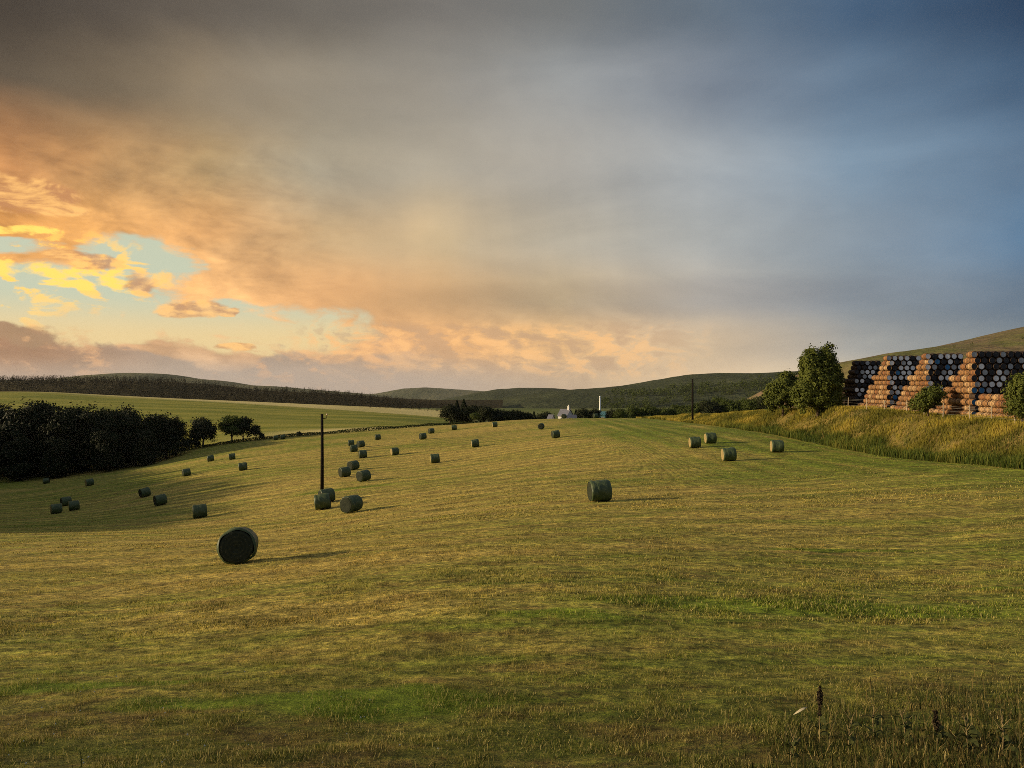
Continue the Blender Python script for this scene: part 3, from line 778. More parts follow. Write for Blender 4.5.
# ------------------------------------------------------------------ hills
def hill(name, prof, Yc, front, back, mat, zb=-36, rough=1.0, nxs=260, nd=44, seed=0, shape=1.0):
    px = np.array([p[0] for p in prof], float); py = np.array([p[1] for p in prof], float)
    u = np.linspace(px[0], px[-1], nxs); yc = np.interp(u, px, py)
    ker = np.hanning(9); ker /= ker.sum(); yc = np.convolve(np.pad(yc, 4, 'edge'), ker, 'valid')
    v = np.linspace(-1, 1, nd)
    U, Vv = np.meshgrid(u, v); Yd = np.where(Vv < 0, Yc + Vv * front, Yc + Vv * back)
    Xc = (U - 512) / F * Yc
    top = (384 - np.tile(yc, (nd, 1))) / F * Yc
    s = np.where(Vv < 0, np.sin((1 + Vv) * np.pi / 2) ** shape, np.cos(Vv * np.pi / 2))
    n = fbm(Xc / 140 + seed, Yd / 140 + seed, 4) - .5
    Zz = zb + (top - zb) * s + n * 14 * rough * np.sin(np.clip(s, 0, 1) * np.pi) + (fbm(Xc / 25, Yd / 25 + seed, 3) - .5) * 3.0 * rough
    ii = np.arange(nd * nxs).reshape(nd, nxs)
    q = np.stack([ii[:-1, :-1], ii[:-1, 1:], ii[1:, 1:], ii[1:, :-1]], -1).reshape(-1, 4)
    o = mobj(name, raw_mesh(name, np.c_[Xc.ravel(), Yd.ravel(), Zz.ravel()], q, mat, True)); tag(o, kind='structure')
    def surf(x, y):
        uu = 512 + F * x / Yc; i = (uu - u[0]) / (u[-1] - u[0]) * (nxs - 1); vv = (y - Yc) / front if y < Yc else (y - Yc) / back
        j = (vv + 1) / 2 * (nd - 1); i = int(np.clip(round(i), 0, nxs - 1)); j = int(np.clip(round(j), 0, nd - 1))
        return float(Zz[j, i])
    return surf
far1 = hill('hills', [(330, 400), (380, 393), (405, 388.5), (425, 387.5), (450, 389), (480, 391), (520, 396), (560, 400)], 5200, 1400, 1500, M['hill_far'], -180, 1.5, seed=1)
far2 = hill('hills', [(400, 405), (440, 400), (470, 394), (495, 389.5), (520, 387.8), (550, 388), (585, 391), (640, 398), (700, 404)], 3300, 900, 900, M['hill_forest'], -130, 1.0, seed=2)
far4 = hill('hills', [(-300, 380), (60, 380), (95, 375), (130, 372.8), (160, 373.5), (185, 378), (215, 380.5), (240, 385), (275, 386.5), (300, 389), (350, 393), (420, 400)], 2600, 700, 900, M['hill_far'], -100, .6, seed=3)
mid3 = hill('hills', [(480, 402), (520, 395), (560, 390.5), (600, 388), (630, 385), (660, 379.5), (690, 374.5), (720, 373), (750, 373.5), (780, 372), (820, 370), (900, 366), (1000, 362), (1200, 358)], 1900, 950, 700, M['hill_forest'], -62, .7, seed=4, shape=1.15)
right5 = hill('hills', [(785, 440), (800, 425), (815, 396), (830, 376), (846, 364), (870, 358), (900, 352), (930, 348), (960, 343.5), (990, 337), (1010, 332), (1030, 327), (1100, 312), (1300, 296)], 900, 560, 500, M['hill_heath'], -62, .5, seed=5, shape=1.1)
ridge = hill('hills', [(-500, 378), (-200, 381), (0, 381.5), (60, 381), (110, 381), (160, 381.5), (195, 384), (230, 389.5), (270, 392), (310, 393.5), (345, 396), (380, 400), (420, 405), (455, 409), (475, 412), (500, 417)], 1000, 380, 400, M['ridge'], -30, .25, seed=6, shape=.8)
hz_of = ridge
pts = [(at(px, yy), yy) for px, yy in zip(rng.uniform(-120, 480, 3600), rng.uniform(700, 1030, 3600))]
wood_stuff('forest', pts, rng.uniform(5.5, 9.0, len(pts)), M['forest'], True)
hz_of = mid3
pts = [(at(px, yy), yy) for px, yy in zip(rng.uniform(600, 790, 1100), rng.uniform(1050, 1560, 1100))]
pts = [p for p in pts if fbm(p[0] / 90, p[1] / 60, 2) > .47]
wood_stuff('copses', pts, rng.uniform(7, 13, len(pts)), M['leaf_mid'], False)
hz_of = right5
pts = [(at(px, yy), yy) for px, yy in zip(rng.uniform(720, 1030, 700), rng.uniform(420, 840, 700))]
pts = [p for p in pts if fbm(p[0] / 50, p[1] / 50, 2) > .52]
wood_stuff('scrub', pts, rng.uniform(2, 5, len(pts)), M['leaf_mid'], False)

# ------------------------------------------------------------------ buildings
def house(name, px, yy, w, d, eave, ridge_h, rz, wall, roof, lab, cat, wins=2, chim=True, door=True):
    x = at(px, yy); z = h1(x, yy)
    o = empty(name, (x, yy, z), rz); tag(o, lab, cat)
    a, b = w / 2, d / 2
    m = MB(); m.add([(-a, -b, -1), (a, -b, -1), (a, b, -1), (-a, b, -1), (-a, -b, eave), (a, -b, eave), (a, b, eave), (-a, b, eave), (-a, 0, ridge_h - .08), (a, 0, ridge_h - .08)],
        [[0, 1, 5, 4], [2, 3, 7, 6], [1, 2, 6, 9, 5], [3, 0, 4, 8, 7], [0, 3, 2, 1]]); m.build('wall', M[wall], o)
    m = MB(); t = .18; e = .25
    for s in (-1, 1):
        sl = (ridge_h - eave) / b; yo = s * (b + e); zo = eave - e * sl
        v = [(-a - e, yo, zo), (a + e, yo, zo), (a + e, 0, ridge_h), (-a - e, 0, ridge_h)]
        v += [(p[0], p[1], p[2] + t) for p in v]
        m.add(v, [[0, 1, 2, 3], [7, 6, 5, 4], [0, 4, 5, 1], [1, 5, 6, 2], [2, 6, 7, 3], [3, 7, 4, 0]])
    rf = m.build('roof', M[roof], o)
    if chim:
        m = MB(); m.box(a - .9, a - .2, -.35, .35, ridge_h - .3, ridge_h + 1.1); m.box(a - .98, a - .12, -.43, .43, ridge_h + 1.1, ridge_h + 1.22); m.box(a - .72, a - .4, -.16, .16, ridge_h + 1.22, ridge_h + 1.6)
        m.build('chimney', M[wall], rf)
    for f in range(2 if eave > 4 else 1):
        for i in range(wins):
            wx = -a + w * (i + .5) / wins
            if f == 0 and door and i == wins // 2: continue
            fr = MB(); z0 = 1.0 + f * 2.6
            for q in ((wx - .55, wx + .55, z0 - .1, z0), (wx - .55, wx + .55, z0 + 1.3, z0 + 1.4), (wx - .55, wx - .47, z0, z0 + 1.3), (wx + .47, wx + .55, z0, z0 + 1.3)): fr.box(q[0], q[1], -b - .06, -b - .005, q[2], q[3])
            wn = fr.build('window', M['white_wall'], o)
            g_ = MB(); g_.box(wx - .47, wx + .47, -b - .03, -b - .004, z0, z0 + 1.3); g_.build('pane', M['pane'], wn)
    if door:
        m = MB(); wx = -a + w * (wins // 2 + .5) / wins; m.box(wx - .5, wx + .5, -b - .05, -b - .003, 0, 2.1); m.build('door', M['doorm'], o)
    return o
house('white_house', 565.5, 252, 3.7, 3.6, 3.5, 5.5, R(-38), 'white_wall', 'slate', 'white house with a slate roof on the skyline, gable turned left', 'house', 3)
house('white_cottage', 571.5, 247, 2.9, 2.6, 1.7, 3.1, R(6), 'white_wall', 'slate', 'low white cottage just in front of the slate-roofed house', 'cottage', 2, False)
house('white_shed', 551, 250, 1.5, 2.0, 2.4, 3.5, R(-30), 'white_wall', 'slate', 'small white shed left of the slate-roofed house', 'shed', 1, False, False)
o = house('factory_shed', 602, 282, 3.6, 5, 5.9, 6.9, R(-20), 'teal', 'teal', 'teal metal-clad shed on the skyline under a slim white stack', 'shed', 2, False, True)
cx, cy = at(600, 295), 295.0
o = empty('factory_stack', (cx, cy, h1(cx, cy))); tag(o, 'slim white chimney stack rising behind the teal shed', 'chimney')
zt = -12.5 / F * 295 - h1(cx, cy) 
m = MB(); m.tube([(0, 0, -1), (0, 0, zt * .5), (0, 0, zt)], [.36, .33, .28], 12); m.build('shaft', M['chimney'], o, True)
m = MB(); m.tube([(0, 0, zt - .5), (0, 0, zt - .2), (0, 0, zt + .15)], [.30, .36, .34], 12); m.build('rim', M['chimney'], o, True)

# ------------------------------------------------------------------ casks
def cask_mesh(wood):
    m = MB(); n = 16; L = .90
    prof = [(0, .20), (0.0, .275), (.05, .283), (.2, .312), (.38, .333), (.45, .336), (.52, .333), (.70, .312), (.85, .283), (.90, .275), (.90, .20)]
    t = MB(); t.lathe_x(prof[1:-1], n, 0)
    for x, r in ((.02, .283), (.17, .309), (.31, .328), (.59, .328), (.73, .309), (.88, .283)):
        t.lathe_x([(x - .022, r + .004), (x - .02, r + .011), (x + .02, r + .011), (x + .022, r + .004)], n, 1)
    # far head
    b = len(t.v); t.v += [(.87, .272 * math.cos(2 * math.pi * k / n), .272 * math.sin(2 * math.pi * k / n)) for k in range(n)]; t.f.append([b + k for k in range(n)]); t.m.append(0)
    v = np.array(t.v); V = np.c_[v[:, 1], v[:, 0], v[:, 2]]      # axis along +Y, near head at y = 0
    return raw_mesh('cask', V, [list(q)[::-1] for q in t.f], [wood, M['hoop']], True, midx=t.m)
def head_mesh(mat):
    n = 16; V = [(.274 * math.cos(2 * math.pi * k / n), .028, .274 * math.sin(2 * math.pi * k / n)) for k in range(n)] + [(.12 * math.cos(2 * math.pi * k / n), .020, .12 * math.sin(2 * math.pi * k / n)) for k in range(n)]
    f = [[k, (k + 1) % n, n + (k + 1) % n, n + k] for k in range(n)] + [[n + k for k in range(n)]]
    return raw_mesh('cask_head', V, f, M[mat])
CASK = [cask_mesh(M[k]) for k in ('oakA', 'oakA', 'oakB', 'oakC', 'oak_shaded')]
HEAD = {k: head_mesh(k) for k in ('head_pale', 'head_grey', 'head_blue', 'head_dark', 'head_oak')}
HNAME = dict(head_pale='white-headed', head_grey='grey-headed', head_blue='blue-headed', head_dark='black-headed', head_oak='bare oak')
LAY, RAD, LEN, PX = 11, .338, .925, 43.3
PILES = [(93.6, 'tree-hidden'), (85.6, 'far sunlit'), (77.6, 'middle sunlit'), (69.8, 'near sunlit'), (61.0, 'low stepped')]
def zbase(y): return h1(PX + .8, y)
def nrow(k, j):
    if k == 4: return 9 if j < 4 else max(1, 4 - (j - 4))
    return max(1, int(round(7.6 - j * .66)))
cands = []
for k, (y0, nm) in enumerate(PILES):
    z0 = min(zbase(y0), zbase(y0 + 5)) - .03
    for j in range(LAY):
        off = (j % 2) * RAD * .9
        for i in range(9):
            cands.append((k, j, i, 0, PX + RAD + i * 2 * RAD * 1.01 + off, y0, z0 + RAD + j * .565))
        for d in range(1, nrow(k, j)):
            cands.append((k, j, 0, d, PX + RAD + off, y0 + d * LEN, z0 + RAD + j * .565))
def hidden(k, x, y, z):
    """is the cask's near head, or its left flank, covered by a nearer stack?"""
    for kk in range(k + 1, 5):
        y0 = PILES[kk][0]; z0 = zbase(y0)
        for j in range(LAY):
            ya, yb = y0, y0 + nrow(kk, j) * LEN
            for yy in (ya + .1, (ya + yb) / 2, yb - .1):
                if yy >= y - .2: continue
                zz = z * yy / y; xx = x * yy / y
                if abs(zz - (z0 + RAD + j * .565)) < .3 and xx > PX + .1: return True
    return False
vis, rest = [], []
for c in cands:
    k, j, i, d, x, y, z = c
    pxx = 512 + F * x / y
    bad = hidden(k, x, y, z) or pxx > 1032
    if bad:
        if i < 4 or (i < 6 and k > 1): rest.append(c)
    else: vis.append(c)
vis.sort(key=lambda c: c[5]); over = vis[300:]; vis = vis[:300]; rest += over
SIDE = ['first', 'second', 'third', 'fourth', 'fifth', 'sixth', 'seventh', 'eighth', 'ninth', 'tenth', 'eleventh']
for k, j, i, d, x, y, z in vis:
    q = random.random(); f = j / 10
    if d > 0: hk = 'head_oak'
    elif k in (1, 2): hk = 'head_pale' if q < .22 + .30 * f else 'head_grey' if q < .40 + .30 * f else 'head_blue' if q < .46 + .30 * f else 'head_dark'
    elif k == 3: hk = ('head_blue' if (j < 5 and i < 2 and q < .8) else 'head_grey' if q < .20 else 'head_dark' if q < .86 else 'head_pale')
    else: hk = 'head_grey' if q < .30 else 'head_dark' if q < .78 else 'head_pale'
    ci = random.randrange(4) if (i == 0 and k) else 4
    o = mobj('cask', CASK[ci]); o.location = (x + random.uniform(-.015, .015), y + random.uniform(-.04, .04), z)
    o.rotation_euler = (0, random.uniform(0, 6.28), random.uniform(-.02, .02))
    mobj('cask_head', HEAD[hk], o)
    row = ['bottom', 'second', 'third', 'fourth', 'fifth', 'sixth', 'seventh', 'eighth', 'ninth', 'tenth', 'top'][j]
    rowt = f'{row} row' if row in ('bottom', 'top') else f'{row} row up'
    if d == 0: lab = f'{HNAME[hk]} cask, {SIDE[i]} from left, {rowt}, end wall of the {PILES[k][1]} stack'
    else: lab = f'sunlit oak cask, {SIDE[d]} back, {rowt}, flank of the {PILES[k][1]} stack'
    tag(o, lab, 'cask', 'casks in the stacks')
# casks packed behind those
Vs, Fs, Ms, b = [], [], [], 0
src = CASK[0]; sv = np.empty(len(src.vertices) * 3, np.float32); src.vertices.foreach_get('co', sv); sv = sv.reshape(-1, 3); sf = [list(p.vertices) for p in src.polygons]; sm = [p.material_index for p in src.polygons]
hv = np.array([v.co for v in HEAD['head_dark'].vertices]); hf = [list(p.vertices) for p in HEAD['head_dark'].polygons]
extra = [(c[4], c[5], c[6]) for c in rest]
for k, (y0, nm) in enumerate(PILES[:4]):
    z0 = min(zbase(y0), zbase(y0 + 5)) - .03
    for j in range(LAY):
        off = (j % 2) * RAD * .9
        for d in range(1, nrow(k, j)): extra.append((PX + RAD * 3 + off, y0 + d * LEN, z0 + RAD + j * .565))
        if nrow(k, j) > 1:
            for i in range(2, 9): extra.append((PX + RAD + i * 2 * RAD * 1.01 + off, y0 + LEN, z0 + RAD + j * .565))
for x, y, z in extra:
    Vs.append(sv + (x, y, z)); Fs += [[q + b for q in f] for f in sf]; Ms += sm; b += len(sv)
    Vs.append(hv + (x, y, z)); Fs += [[q + b for q in f] for f in hf]; Ms += [2] * len(hf); b += len(hv)
me = raw_mesh('packed_casks', np.concatenate(Vs), Fs, [M['oak_shaded'], M['hoop'], M['head_dark']], True, midx=Ms)
tag(mobj('packed_casks', me), kind='stuff')

# ------------------------------------------------------------------ fence along the bank top
fo = empty('post_and_wire_fence', (0, 0, 0)); tag(fo, 'post and wire fence of pale stakes along the bank top before the casks', 'fence')
fpts = [(41.2 + .15 * math.sin(i * 2.1), yy) for i, yy in enumerate((54, 57.2, 60.4, 63.6, 66.8, 70.5, 74, 77.5, 81.5, 86, 91, 96, 102, 109))]
tops = []
for x, yy in fpts:
    z = h1(x, yy); hgt = random.uniform(1.15, 1.35); tl = random.uniform(-.05, .05)
    m = MB(); m.tube([(x, yy, z - .3), (x + tl, yy, z + hgt)], [.055, .045], 7); m.tube([(x + tl, yy, z + hgt), (x + tl, yy, z + hgt + .06)], [.045, .01], 7); m.build('post', M['stake'], fo); tops.append((x + tl * .8, yy, z))
for hgt in (.35, .65, .95, 1.1):
    m = MB(); m.tube([(x, y, z + hgt) for x, y, z in tops], .008, 4); m.build('wire', M['wire'], fo)

# ------------------------------------------------------------------ weeds by the viewer
def weed(px, yy, hgt, lab, seedy, lean=0.0, n_leaf=9, branch=0):
    x = at(px, yy); z = h1(x, yy)
    o = empty('dock_weed' if seedy else 'tall_weed', (x, yy, z), random.uniform(0, 6.28)); tag(o, lab, 'weed', 'tall weeds at the field edge')
    m = MB(); tip = (lean * hgt, 0, hgt)
    m.tube([(0, 0, -.03), (lean * .2 * hgt, .01, hgt * .5), tip], [.006, .0045, .002], 6)
    for q in range(branch):
        zz = hgt * (.45 + .5 * q / max(1, branch)); a = q * 2.4
        m.tube([(lean * zz * .5, 0, zz), (lean * zz * .5 + .07 * math.cos(a), .07 * math.sin(a), zz + .10)], [.003, .0012], 5)
    m.build('stem', M['stem'], o)
    if seedy:
        n = 420; zz = rng.random(n) ** .8; t = rng.random(n) * 6.283; r = .034 * (1.0 - .55 * zz) * rng.random(n) ** .5 * np.clip(1.9 * vnoise(zz * 7, zz * 0 + hgt * 9) - .15, .12, 1.2)
        C = np.c_[lean * hgt * (.45 + .55 * zz) + r * np.cos(t), r * np.sin(t), hgt * (.45 + .57 * zz)]
        V, Fc = leaf_cards(C, .014); mobj('seed_head', raw_mesh('seed_head', V, Fc, M['seed'], False, dict(rnd=np.repeat(rng.random(n), 4))), o)
    v, f = [], []
    for q in range(n_leaf):
        zz = hgt * random.uniform(.04, .75 if not seedy else .4); a = random.uniform(0, 6.28); L = random.uniform(.06, .14) * (1 - .45 * zz / hgt); w = L * .2
        ca, sa = math.cos(a), math.sin(a); i0 = len(v); bx = lean * zz * .6
        for s_, wv, dz in ((0, .25, 0), (.35, 1, .30), (.7, .8, .36), (1, .05, .15)):
            for e in (-1, 1): v.append((bx + ca * L * s_ - sa * w * wv * e, sa * L * s_ + ca * w * wv * e, zz + L * dz + .01 * e * (s_ > .2)))
        for k_ in range(3): f.append([i0 + 2 * k_, i0 + 2 * k_ + 1, i0 + 2 * k_ + 3, i0 + 2 * k_ + 2])
    me = raw_mesh('leaves', v, f, M['weed'], False, dict(rnd=rng.random(len(v)))); mobj('leaves', me, o)
weed(819, 6.75, .47, 'dark dock stalk with a full seed head, tallest of the weeds', True, .02, 7)
weed(848, 6.4, .36, 'thin branching weed right of the tallest dock stalk', False, .12, 12, 5)
weed(874, 6.9, .34, 'leafy weed with pale stem, second right of the dock stalk', False, -.1, 14, 4)
weed(905, 6.6, .32, 'bushy weed midway between the dock stalk and the corner', False, .15, 22, 5)
weed(938, 6.5, .30, 'dark dock stalk near the lower right corner, leaning', True, -.08, 12)
weed(968, 6.3, .30, 'leafy weed in the lower right corner, left of the last stalk', False, .1, 20, 4)
weed(1002, 6.2, .33, 'weed with branching top nearest the lower right corner', False, -.12, 18, 6)
weed(790, 6.2, .30, 'short leafy weed just left of the tallest dock stalk', False, .2, 14, 2)
# dry pale leaf curled in the grass
x, yy = at(800, 7.3), 7.3
v, f = [], []
for i in range(9):
    s_ = i / 8; w = .016 * math.sin(math.pi * min(1, s_ * .9 + .08)); zc = .05 + .03 * math.sin(s_ * 2.8)
    for e, dz in ((-1, .008), (0, 0), (1, .008)): v.append((-.075 + .15 * s_, w * .8 * e + .03 * s_ * s_, zc + dz + .03 * s_))
for i in range(8):
    for e in (0, 1): f.append([i * 3 + e, i * 3 + e + 1, i * 3 + e + 4, i * 3 + e + 3])
o = mobj('dry_leaf', raw_mesh('dry_leaf', v, f, M['dryleaf'], True)); o.location = (x, yy, h1(x, yy) + .06); o.rotation_euler = (.5, -.1, .1)
sol = o.modifiers.new('thickness', 'SOLIDIFY'); sol.thickness = .002
tag(o, 'pale curled dry leaf caught in the grass beside the dock stalk', 'dead leaf')

# ------------------------------------------------------------------ air
hm_, g = new_mat('thin_evening_haze'); pv = g.n('ShaderNodeVolumePrincipled'); pv.inputs['Density'].default_value = 1.8e-5
pv.inputs['Color'].default_value = (.86, .88, .92, 1); pv.inputs['Anisotropy'].default_value = .2
_o = g.n('ShaderNodeOutputMaterial'); hm_.node_tree.links.new(pv.outputs[0], _o.inputs['Volume'])
b = MB(); b.box(-9100, 9100, -3100, 12300, -420, 300)
tag(b.build('haze', hm_), kind='stuff')

# ------------------------------------------------------------------ sky
SUN_EL, SUN_AZ = 13.0, -93.0          # azimuth from the view axis, negative = left
w = bpy.data.worlds.new('World'); sc.world = w; w.use_nodes = True
nt = w.node_tree; nt.nodes.clear(); g = G(nt)
D = g.vmath('NORMALIZE', g.n('ShaderNodeTexCoord').outputs['Generated'])
dx, dy, dz = g.xyz(D)
az0 = g.math('ARCTAN2', dx, dy); el0 = g.math('ARCSINE', dz)
def A(px): return math.atan2(px - 512, F)
def E(py, px=512): return math.atan2(384 - py, math.hypot(F, px - 512))
AE = g.comb(az0, g.math('MULTIPLY', el0, 1.9))
leftw = g.ss(az0, .25, -.45, .25, 1.0)
# domain warp gives every colour boundary a cloudy edge
wn = g.noise(AE, 5.0, 5, .58, .2, col=True)
wv = g.xyz(g.vmath('SUBTRACT', wn, (.5, .5, .5)))
az = g.math('ADD', az0, g.math('MULTIPLY', wv[0], g.math('MULTIPLY', leftw, .16)))
el = g.math('ADD', el0, g.math('MULTIPLY', wv[1], g.math('MULTIPLY', leftw, .045)))
COLS = (0, 100, 200, 320, 440, 560, 700, 850, 1023)
TAB = [
 (388, [(170,135,108),(165,140,116),(160,140,122),(160,142,128),(180,158,132),(196,168,135),(215,186,148),(200,184,155),(150,152,150)]),
 (345, [(184,136,96),(196,152,110),(200,158,116),(212,162,112),(222,168,112),(216,172,120),(198,174,142),(146,146,142),(112,122,128)]),
 (300, [(222,168,104),(220,166,106),(222,168,108),(214,162,108),(192,154,110),(182,160,126),(162,156,146),(122,130,136),(90,106,122)]),
 (240, [(226,158,84),(226,164,94),(214,160,102),(186,156,116),(178,158,126),(164,156,140),(152,154,152),(126,138,148),(86,114,140)]),
 (165, [(186,130,80),(176,134,88),(160,134,96),(154,143,122),(156,148,133),(154,150,142),(146,151,154),(110,130,148),(87,109,131)]),
 (80,  [(84,74,62),(100,88,72),(126,112,92),(134,125,110),(136,131,122),(135,137,137),(116,124,134),(94,114,134),(66,89,113)]),
 (0,   [(66,59,52),(74,67,60),(86,79,71),(98,93,86),(105,102,98),(102,104,104),(88,100,112),(64,86,110),(44,64,88)]),
]
fa = g.ss(az, -1.6, 1.6); fa = g.math('DIVIDE', g.math('ADD', az, 1.6), 3.2, clamp=True)
elt = g.math('MULTIPLY', el, g.math('ADD', 1.0, g.math('MULTIPLY', g.math('MINIMUM', g.math('MULTIPLY', az, az), 1.0), .52)))
cur = None
for py, cols in TAB:
    st = [(0.0, lin(*[int(c * .95) for c in cols[0]]))] + [((A(p) + 1.6) / 3.2, lin(*c)) for p, c in zip(COLS, cols)] + [(.86, lin(70, 90, 115)), (1.0, lin(62, 80, 104))]
    r = g.ramp(fa, st, 'LINEAR')
    if cur is None: cur = r
    else: cur = g.mix(g.ss(elt, E(prev), E(py)), cur, r)
    prev = py
zen = g.ss(el0, .50, 1.1); cur = g.mix(zen, cur, lin(132, 138, 144))
back = g.ss(g.math('ABSOLUTE', az0), 1.5, 2.4); cur = g.mix(back, cur, lin(122, 130, 142))
# cloud relief: the same noise sampled a step towards the sun gives lit and shaded sides
def blob(px, py, rx, ry, a_=None, e_=None, soft=0.0):
    a = g.math('DIVIDE', g.math('SUBTRACT', a_ or az, A(px)), rx / F); b = g.math('DIVIDE', g.math('SUBTRACT', e_ or el, E(py, px)), ry / F)
    return g.ss(g.math('ADD', g.math('MULTIPLY', a, a), g.math('MULTIPLY', b, b)), 1.0, soft)
def puff(scale, ox, sq=2.1, det=8, rough=.56, dist=.35, step=.02):
    p0 = g.comb(az0, g.math('MULTIPLY', el0, sq), ox)
    a = g.noise(p0, scale, det, rough, dist)
    b = g.noise(g.vmath('ADD', p0, (-step, -step * .55, 0)), scale, det, rough, dist)
    return a, g.math('SUBTRACT', a, b)
c1, r1 = puff(6.5, .0, 2.2, step=.030)
c2, r2 = puff(17.0, 3.7, 2.2, step=.012)
c3, r3 = puff(3.0, 8.1, 2.6, 5, .5, .6, .05)
def mul(col, f, ks):
    return g.mix(1.0, col, g.comb(*[g.math('ADD', 1.0, g.math('MULTIPLY', f, k)) for k in ks]), 'MULTIPLY')
lowleft = g.math('MAXIMUM', g.math('MULTIPLY', g.ss(az0, A(420), A(170)), g.ss(el0, E(120), E(215))), g.math('MULTIPLY', g.ss(az0, A(760), A(520)), g.ss(el0, E(290), E(335), 0.0, .55)))
rel = g.math('ADD', g.math('MULTIPLY', r1, 2.4), g.math('MULTIPLY', r2, 1.7))
cur = mul(cur, g.math('MULTIPLY', rel, g.math('ADD', .045, g.math('MULTIPLY', lowleft, .50))), (1.0, 1.0, .85))
# broad soft mottling of the whole deck
cur = mul(cur, g.math('MULTIPLY', g.math('SUBTRACT', c3, .5), g.ss(az0, A(250), A(760), .45, .85)), (.95, .85, .72))
cur = mul(cur, g.math('MULTIPLY', g.math('SUBTRACT', c1, .5), g.math('ADD', .09, g.math('MULTIPLY', lowleft, .5))), (.8, .95, 1.1))
# rain shafts hanging under the deck
sh = g.noise(g.comb(g.math('ADD', g.math('MULTIPLY', az0, 11), g.math('MULTIPLY', el0, 1.5)), g.math('MULTIPLY', el0, .8)), 1, 3, .5)
shm = g.math('MULTIPLY', g.math('MULTIPLY', g.ss(az0, A(300), A(430)), g.ss(az0, A(800), A(560))), g.math('MULTIPLY', g.ss(el0, E(345), E(285)), g.ss(el0, E(110), E(210))))
cur = mul(cur, g.math('MULTIPLY', g.math('SUBTRACT', sh, .5), shm), (.36, .32, .25))
cur = mul(cur, blob(436, 228, 34, 85, az0, g.math('ADD', el0, g.math('MULTIPLY', wv[0], .05))), (.045, .036, .014))
cur = mul(cur, g.math('MULTIPLY', blob(640, 300, 330, 26, az0, g.math('ADD', el0, g.math('MULTIPLY', wv[1], .05))), 1.0), (-.13, -.12, -.08))
# clear sky showing through the breaks
sky = g.n('ShaderNodeTexSky', sky_type='NISHITA', sun_disc=False, sun_elevation=R(SUN_EL), sun_rotation=R(SUN_AZ), air_density=1.0, dust_density=1.5, ozone_density=1.5)
sk = g.n('ShaderNodeVectorMath', operation='SCALE'); nt.links.new(sky.outputs[0], sk.inputs[0]); sk.inputs[3].default_value = .10
clear = g.mix(.94, sk.outputs[0], g.mix(g.ss(el0, E(345), E(300)), lin(218, 192, 138), lin(180, 188, 164)))
gap = blob(30, 294, 165, 32)
for q in ((150, 266, 66, 32), (115, 304, 90, 20), (90, 322, 200, 24), (280, 330, 130, 30), (225, 326, 60, 14), (18, 246, 48, 9), (225, 308, 50, 12), (-150, 290, 150, 40)): gap = g.math('MAXIMUM', gap, blob(*q))
gm = g.math('ADD', gap, g.math('ADD', g.math('MULTIPLY', g.math('SUBTRACT', c1, .5), -1.1), g.math('ADD', g.math('MULTIPLY', g.math('SUBTRACT', c2, .5), -1.7), g.math('MULTIPLY', r2, -1.6))))
open_ = g.math('MULTIPLY', g.ss(gm, .06, .92), g.ss(gap, .0, .45))
cur = g.mix(g.math('MULTIPLY', open_, .95), cur, clear)
# gilded cloud rims nearest the sun
near_sun = g.math('MAXIMUM', blob(40, 268, 130, 42, az0, el0), blob(-150, 270, 200, 60, az0, el0))
gold = g.math('ADD', g.math('MULTIPLY', r1, 2.2), g.math('ADD', g.math('MULTIPLY', r2, 2.4), g.math('MULTIPLY', g.math('SUBTRACT', c2, .5), 1.2)))
cur = g.mix(g.math('MULTIPLY', g.ss(gold, .05, .34), near_sun), cur, lin(250, 200, 96))
wis = g.math('MAXIMUM', blob(28, 270, 66, 9), g.math('MAXIMUM', blob(98, 281, 30, 15), g.math('MAXIMUM', blob(22, 230, 60, 6), blob(60, 284, 40, 8))))
cur = g.mix(g.math('MULTIPLY', g.ss(wis, .0, .3), g.ss(g.math('ADD', wis, g.math('ADD', g.math('MULTIPLY', g.math('SUBTRACT', c2, .5), 2.0), g.math('MULTIPLY', r2, 2.6))), .42, 1.05)), cur, lin(252, 208, 100))
# lumpy peach cloud under the deck
pk = g.math('MULTIPLY', g.ss(az0, A(270), A(340)), g.math('MULTIPLY', g.ss(az0, A(740), A(600)), g.math('MULTIPLY', g.ss(el0, E(318), E(334)), g.ss(el0, E(384), E(366)))))
cur = g.mix(g.math('MULTIPLY', pk, g.ss(g.math('ADD', g.math('MULTIPLY', r2, 2.2), g.math('MULTIPLY', r1, 1.8)), .0, .22, 0.0, .55)), cur, lin(236, 180, 116))
cur = g.mix(g.math('MULTIPLY', pk, g.ss(g.math('ADD', g.math('MULTIPLY', r2, 2.2), g.math('MULTIPLY', r1, 1.8)), .0, -.22, 0.0, .5)), cur, lin(178, 146, 116))
# low banks of grey-brown cloud with lumpy tops
lb, lr = puff(10.0, 2.2, 1.7, 7, .55, .3, .014)
line = g.math('ADD', E(361), g.math('MULTIPLY', g.ss(az0, A(110), A(-10)), (352 - 318) / F))
lbm = g.math('ADD', g.math('DIVIDE', g.math('SUBTRACT', line, el0), 14 / F), g.math('MULTIPLY', g.math('SUBTRACT', lb, .5), 6.5))
lbm = g.math('MULTIPLY', g.ss(lbm, -.25, .35), g.ss(az0, A(520), A(250)))
lowc = g.mix(g.ss(az0, A(20), A(200)), lin(146, 110, 84), lin(156, 138, 122))
lowc = g.mix(g.ss(g.math('ADD', lr, g.math('MULTIPLY', r2, .6)), .03, .14, 0.0, .65), lowc, lin(212, 158, 108))
lowc = mul(lowc, g.math('SUBTRACT', c2, .5), (.7, .65, .6))
cur = g.mix(g.math('MULTIPLY', lbm, .88), cur, lowc)
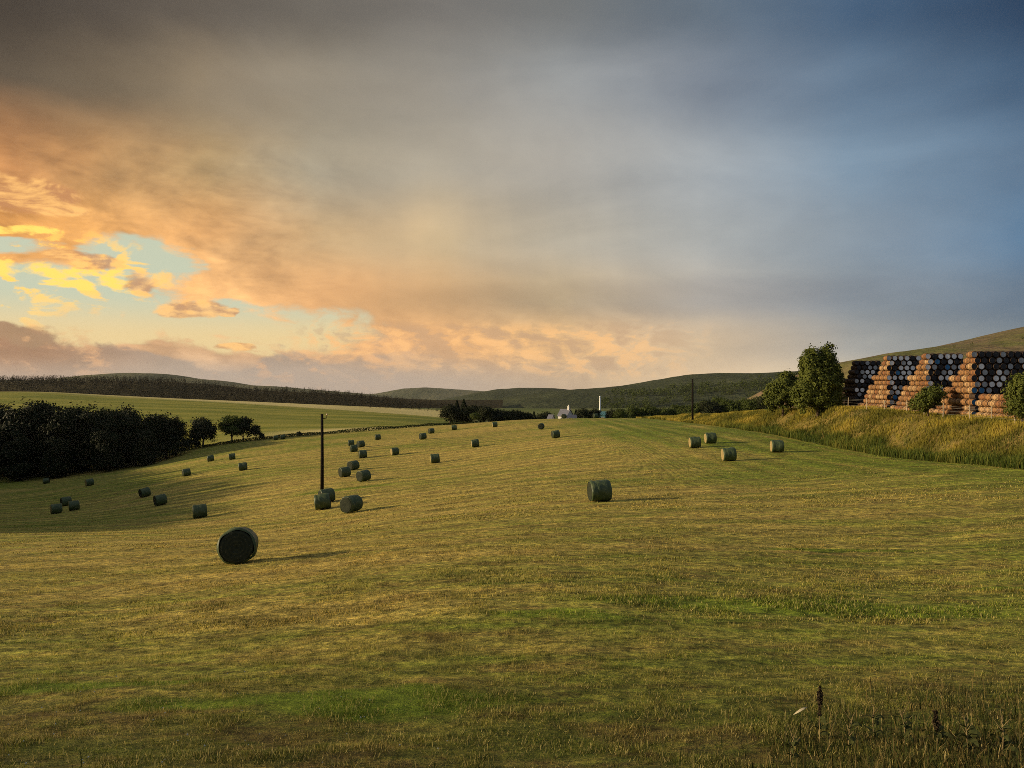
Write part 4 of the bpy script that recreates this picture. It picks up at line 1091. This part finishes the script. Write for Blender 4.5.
# haze-mauve strip along the horizon
cur = g.mix(g.math('MULTIPLY', g.ss(el0, E(358), E(384)), g.math('MULTIPLY', g.ss(az0, A(640), A(420)), .75)), cur, lin(168, 150, 134))
# darker puffs floating in front
pf = None
for q in ((186, 309, 50, 12), (230, 312, 20, 6), (245, 347, 26, 6), (25, 190, 74, 24), (60, 212, 50, 12), (128, 284, 32, 14), (85, 262, 40, 10)):
    b_ = blob(*q); pf = b_ if pf is None else g.math('MAXIMUM', pf, b_)
pfm = g.ss(pf, .0, .3); pf = g.math('ADD', pf, g.math('MULTIPLY', g.math('SUBTRACT', c2, .5), 2.0))
pcol = g.mix(g.ss(r2, -.08, .10), lin(180, 126, 84), lin(240, 184, 110))
cur = g.mix(g.math('MULTIPLY', pfm, g.ss(pf, .38, .85, 0.0, .8)), cur, pcol)
bg = g.n('ShaderNodeBackground')
gr = g.n('ShaderNodeVectorMath', operation='SCALE'); nt.links.new(cur, gr.inputs[0]); gr.inputs[3].default_value = 10.0
nt.links.new(gr.outputs[0], bg.inputs[0]); bg.inputs[1].default_value = .10
wo = g.n('ShaderNodeOutputWorld'); nt.links.new(bg.outputs[0], wo.inputs[0])
w.cycles.sampling_method = 'MANUAL'; w.cycles.sample_map_resolution = 512

sl = bpy.data.lights.new('sun', 'SUN'); sl.energy = 4.8; sl.angle = R(2.2); sl.color = (1.0, .79, .49)
so = link(bpy.data.objects.new('sun', sl))
sd = Vector((math.sin(R(SUN_AZ)) * math.cos(R(SUN_EL)), math.cos(R(SUN_AZ)) * math.cos(R(SUN_EL)), math.sin(R(SUN_EL))))
so.rotation_euler = sd.to_track_quat('Z', 'Y').to_euler(); so.location = (-60, 0, 40)

# ------------------------------------------------------------------ camera and view
cam = bpy.data.cameras.new('camera'); cam.sensor_width = 36; cam.lens = F * 36 / 1024; cam.clip_start = .1; cam.clip_end = 30000
co = link(bpy.data.objects.new('camera', cam)); co.location = (0, 0, 0); co.rotation_euler = (R(90), 0, 0); sc.camera = co
vs = sc.view_settings; vs.view_transform = 'Standard'; vs.look = 'None'; vs.exposure = 0.36; vs.gamma = 1.0; vs.use_curve_mapping = False
sc.cycles.sample_clamp_direct = 2.0; sc.cycles.sample_clamp_indirect = 2.0; sc.cycles.volume_bounces = 0; sc.cycles.filter_width = 0.85; sc.cycles.max_bounces = 6; sc.cycles.diffuse_bounces = 3; sc.cycles.transmission_bounces = 4; sc.cycles.use_denoising = False
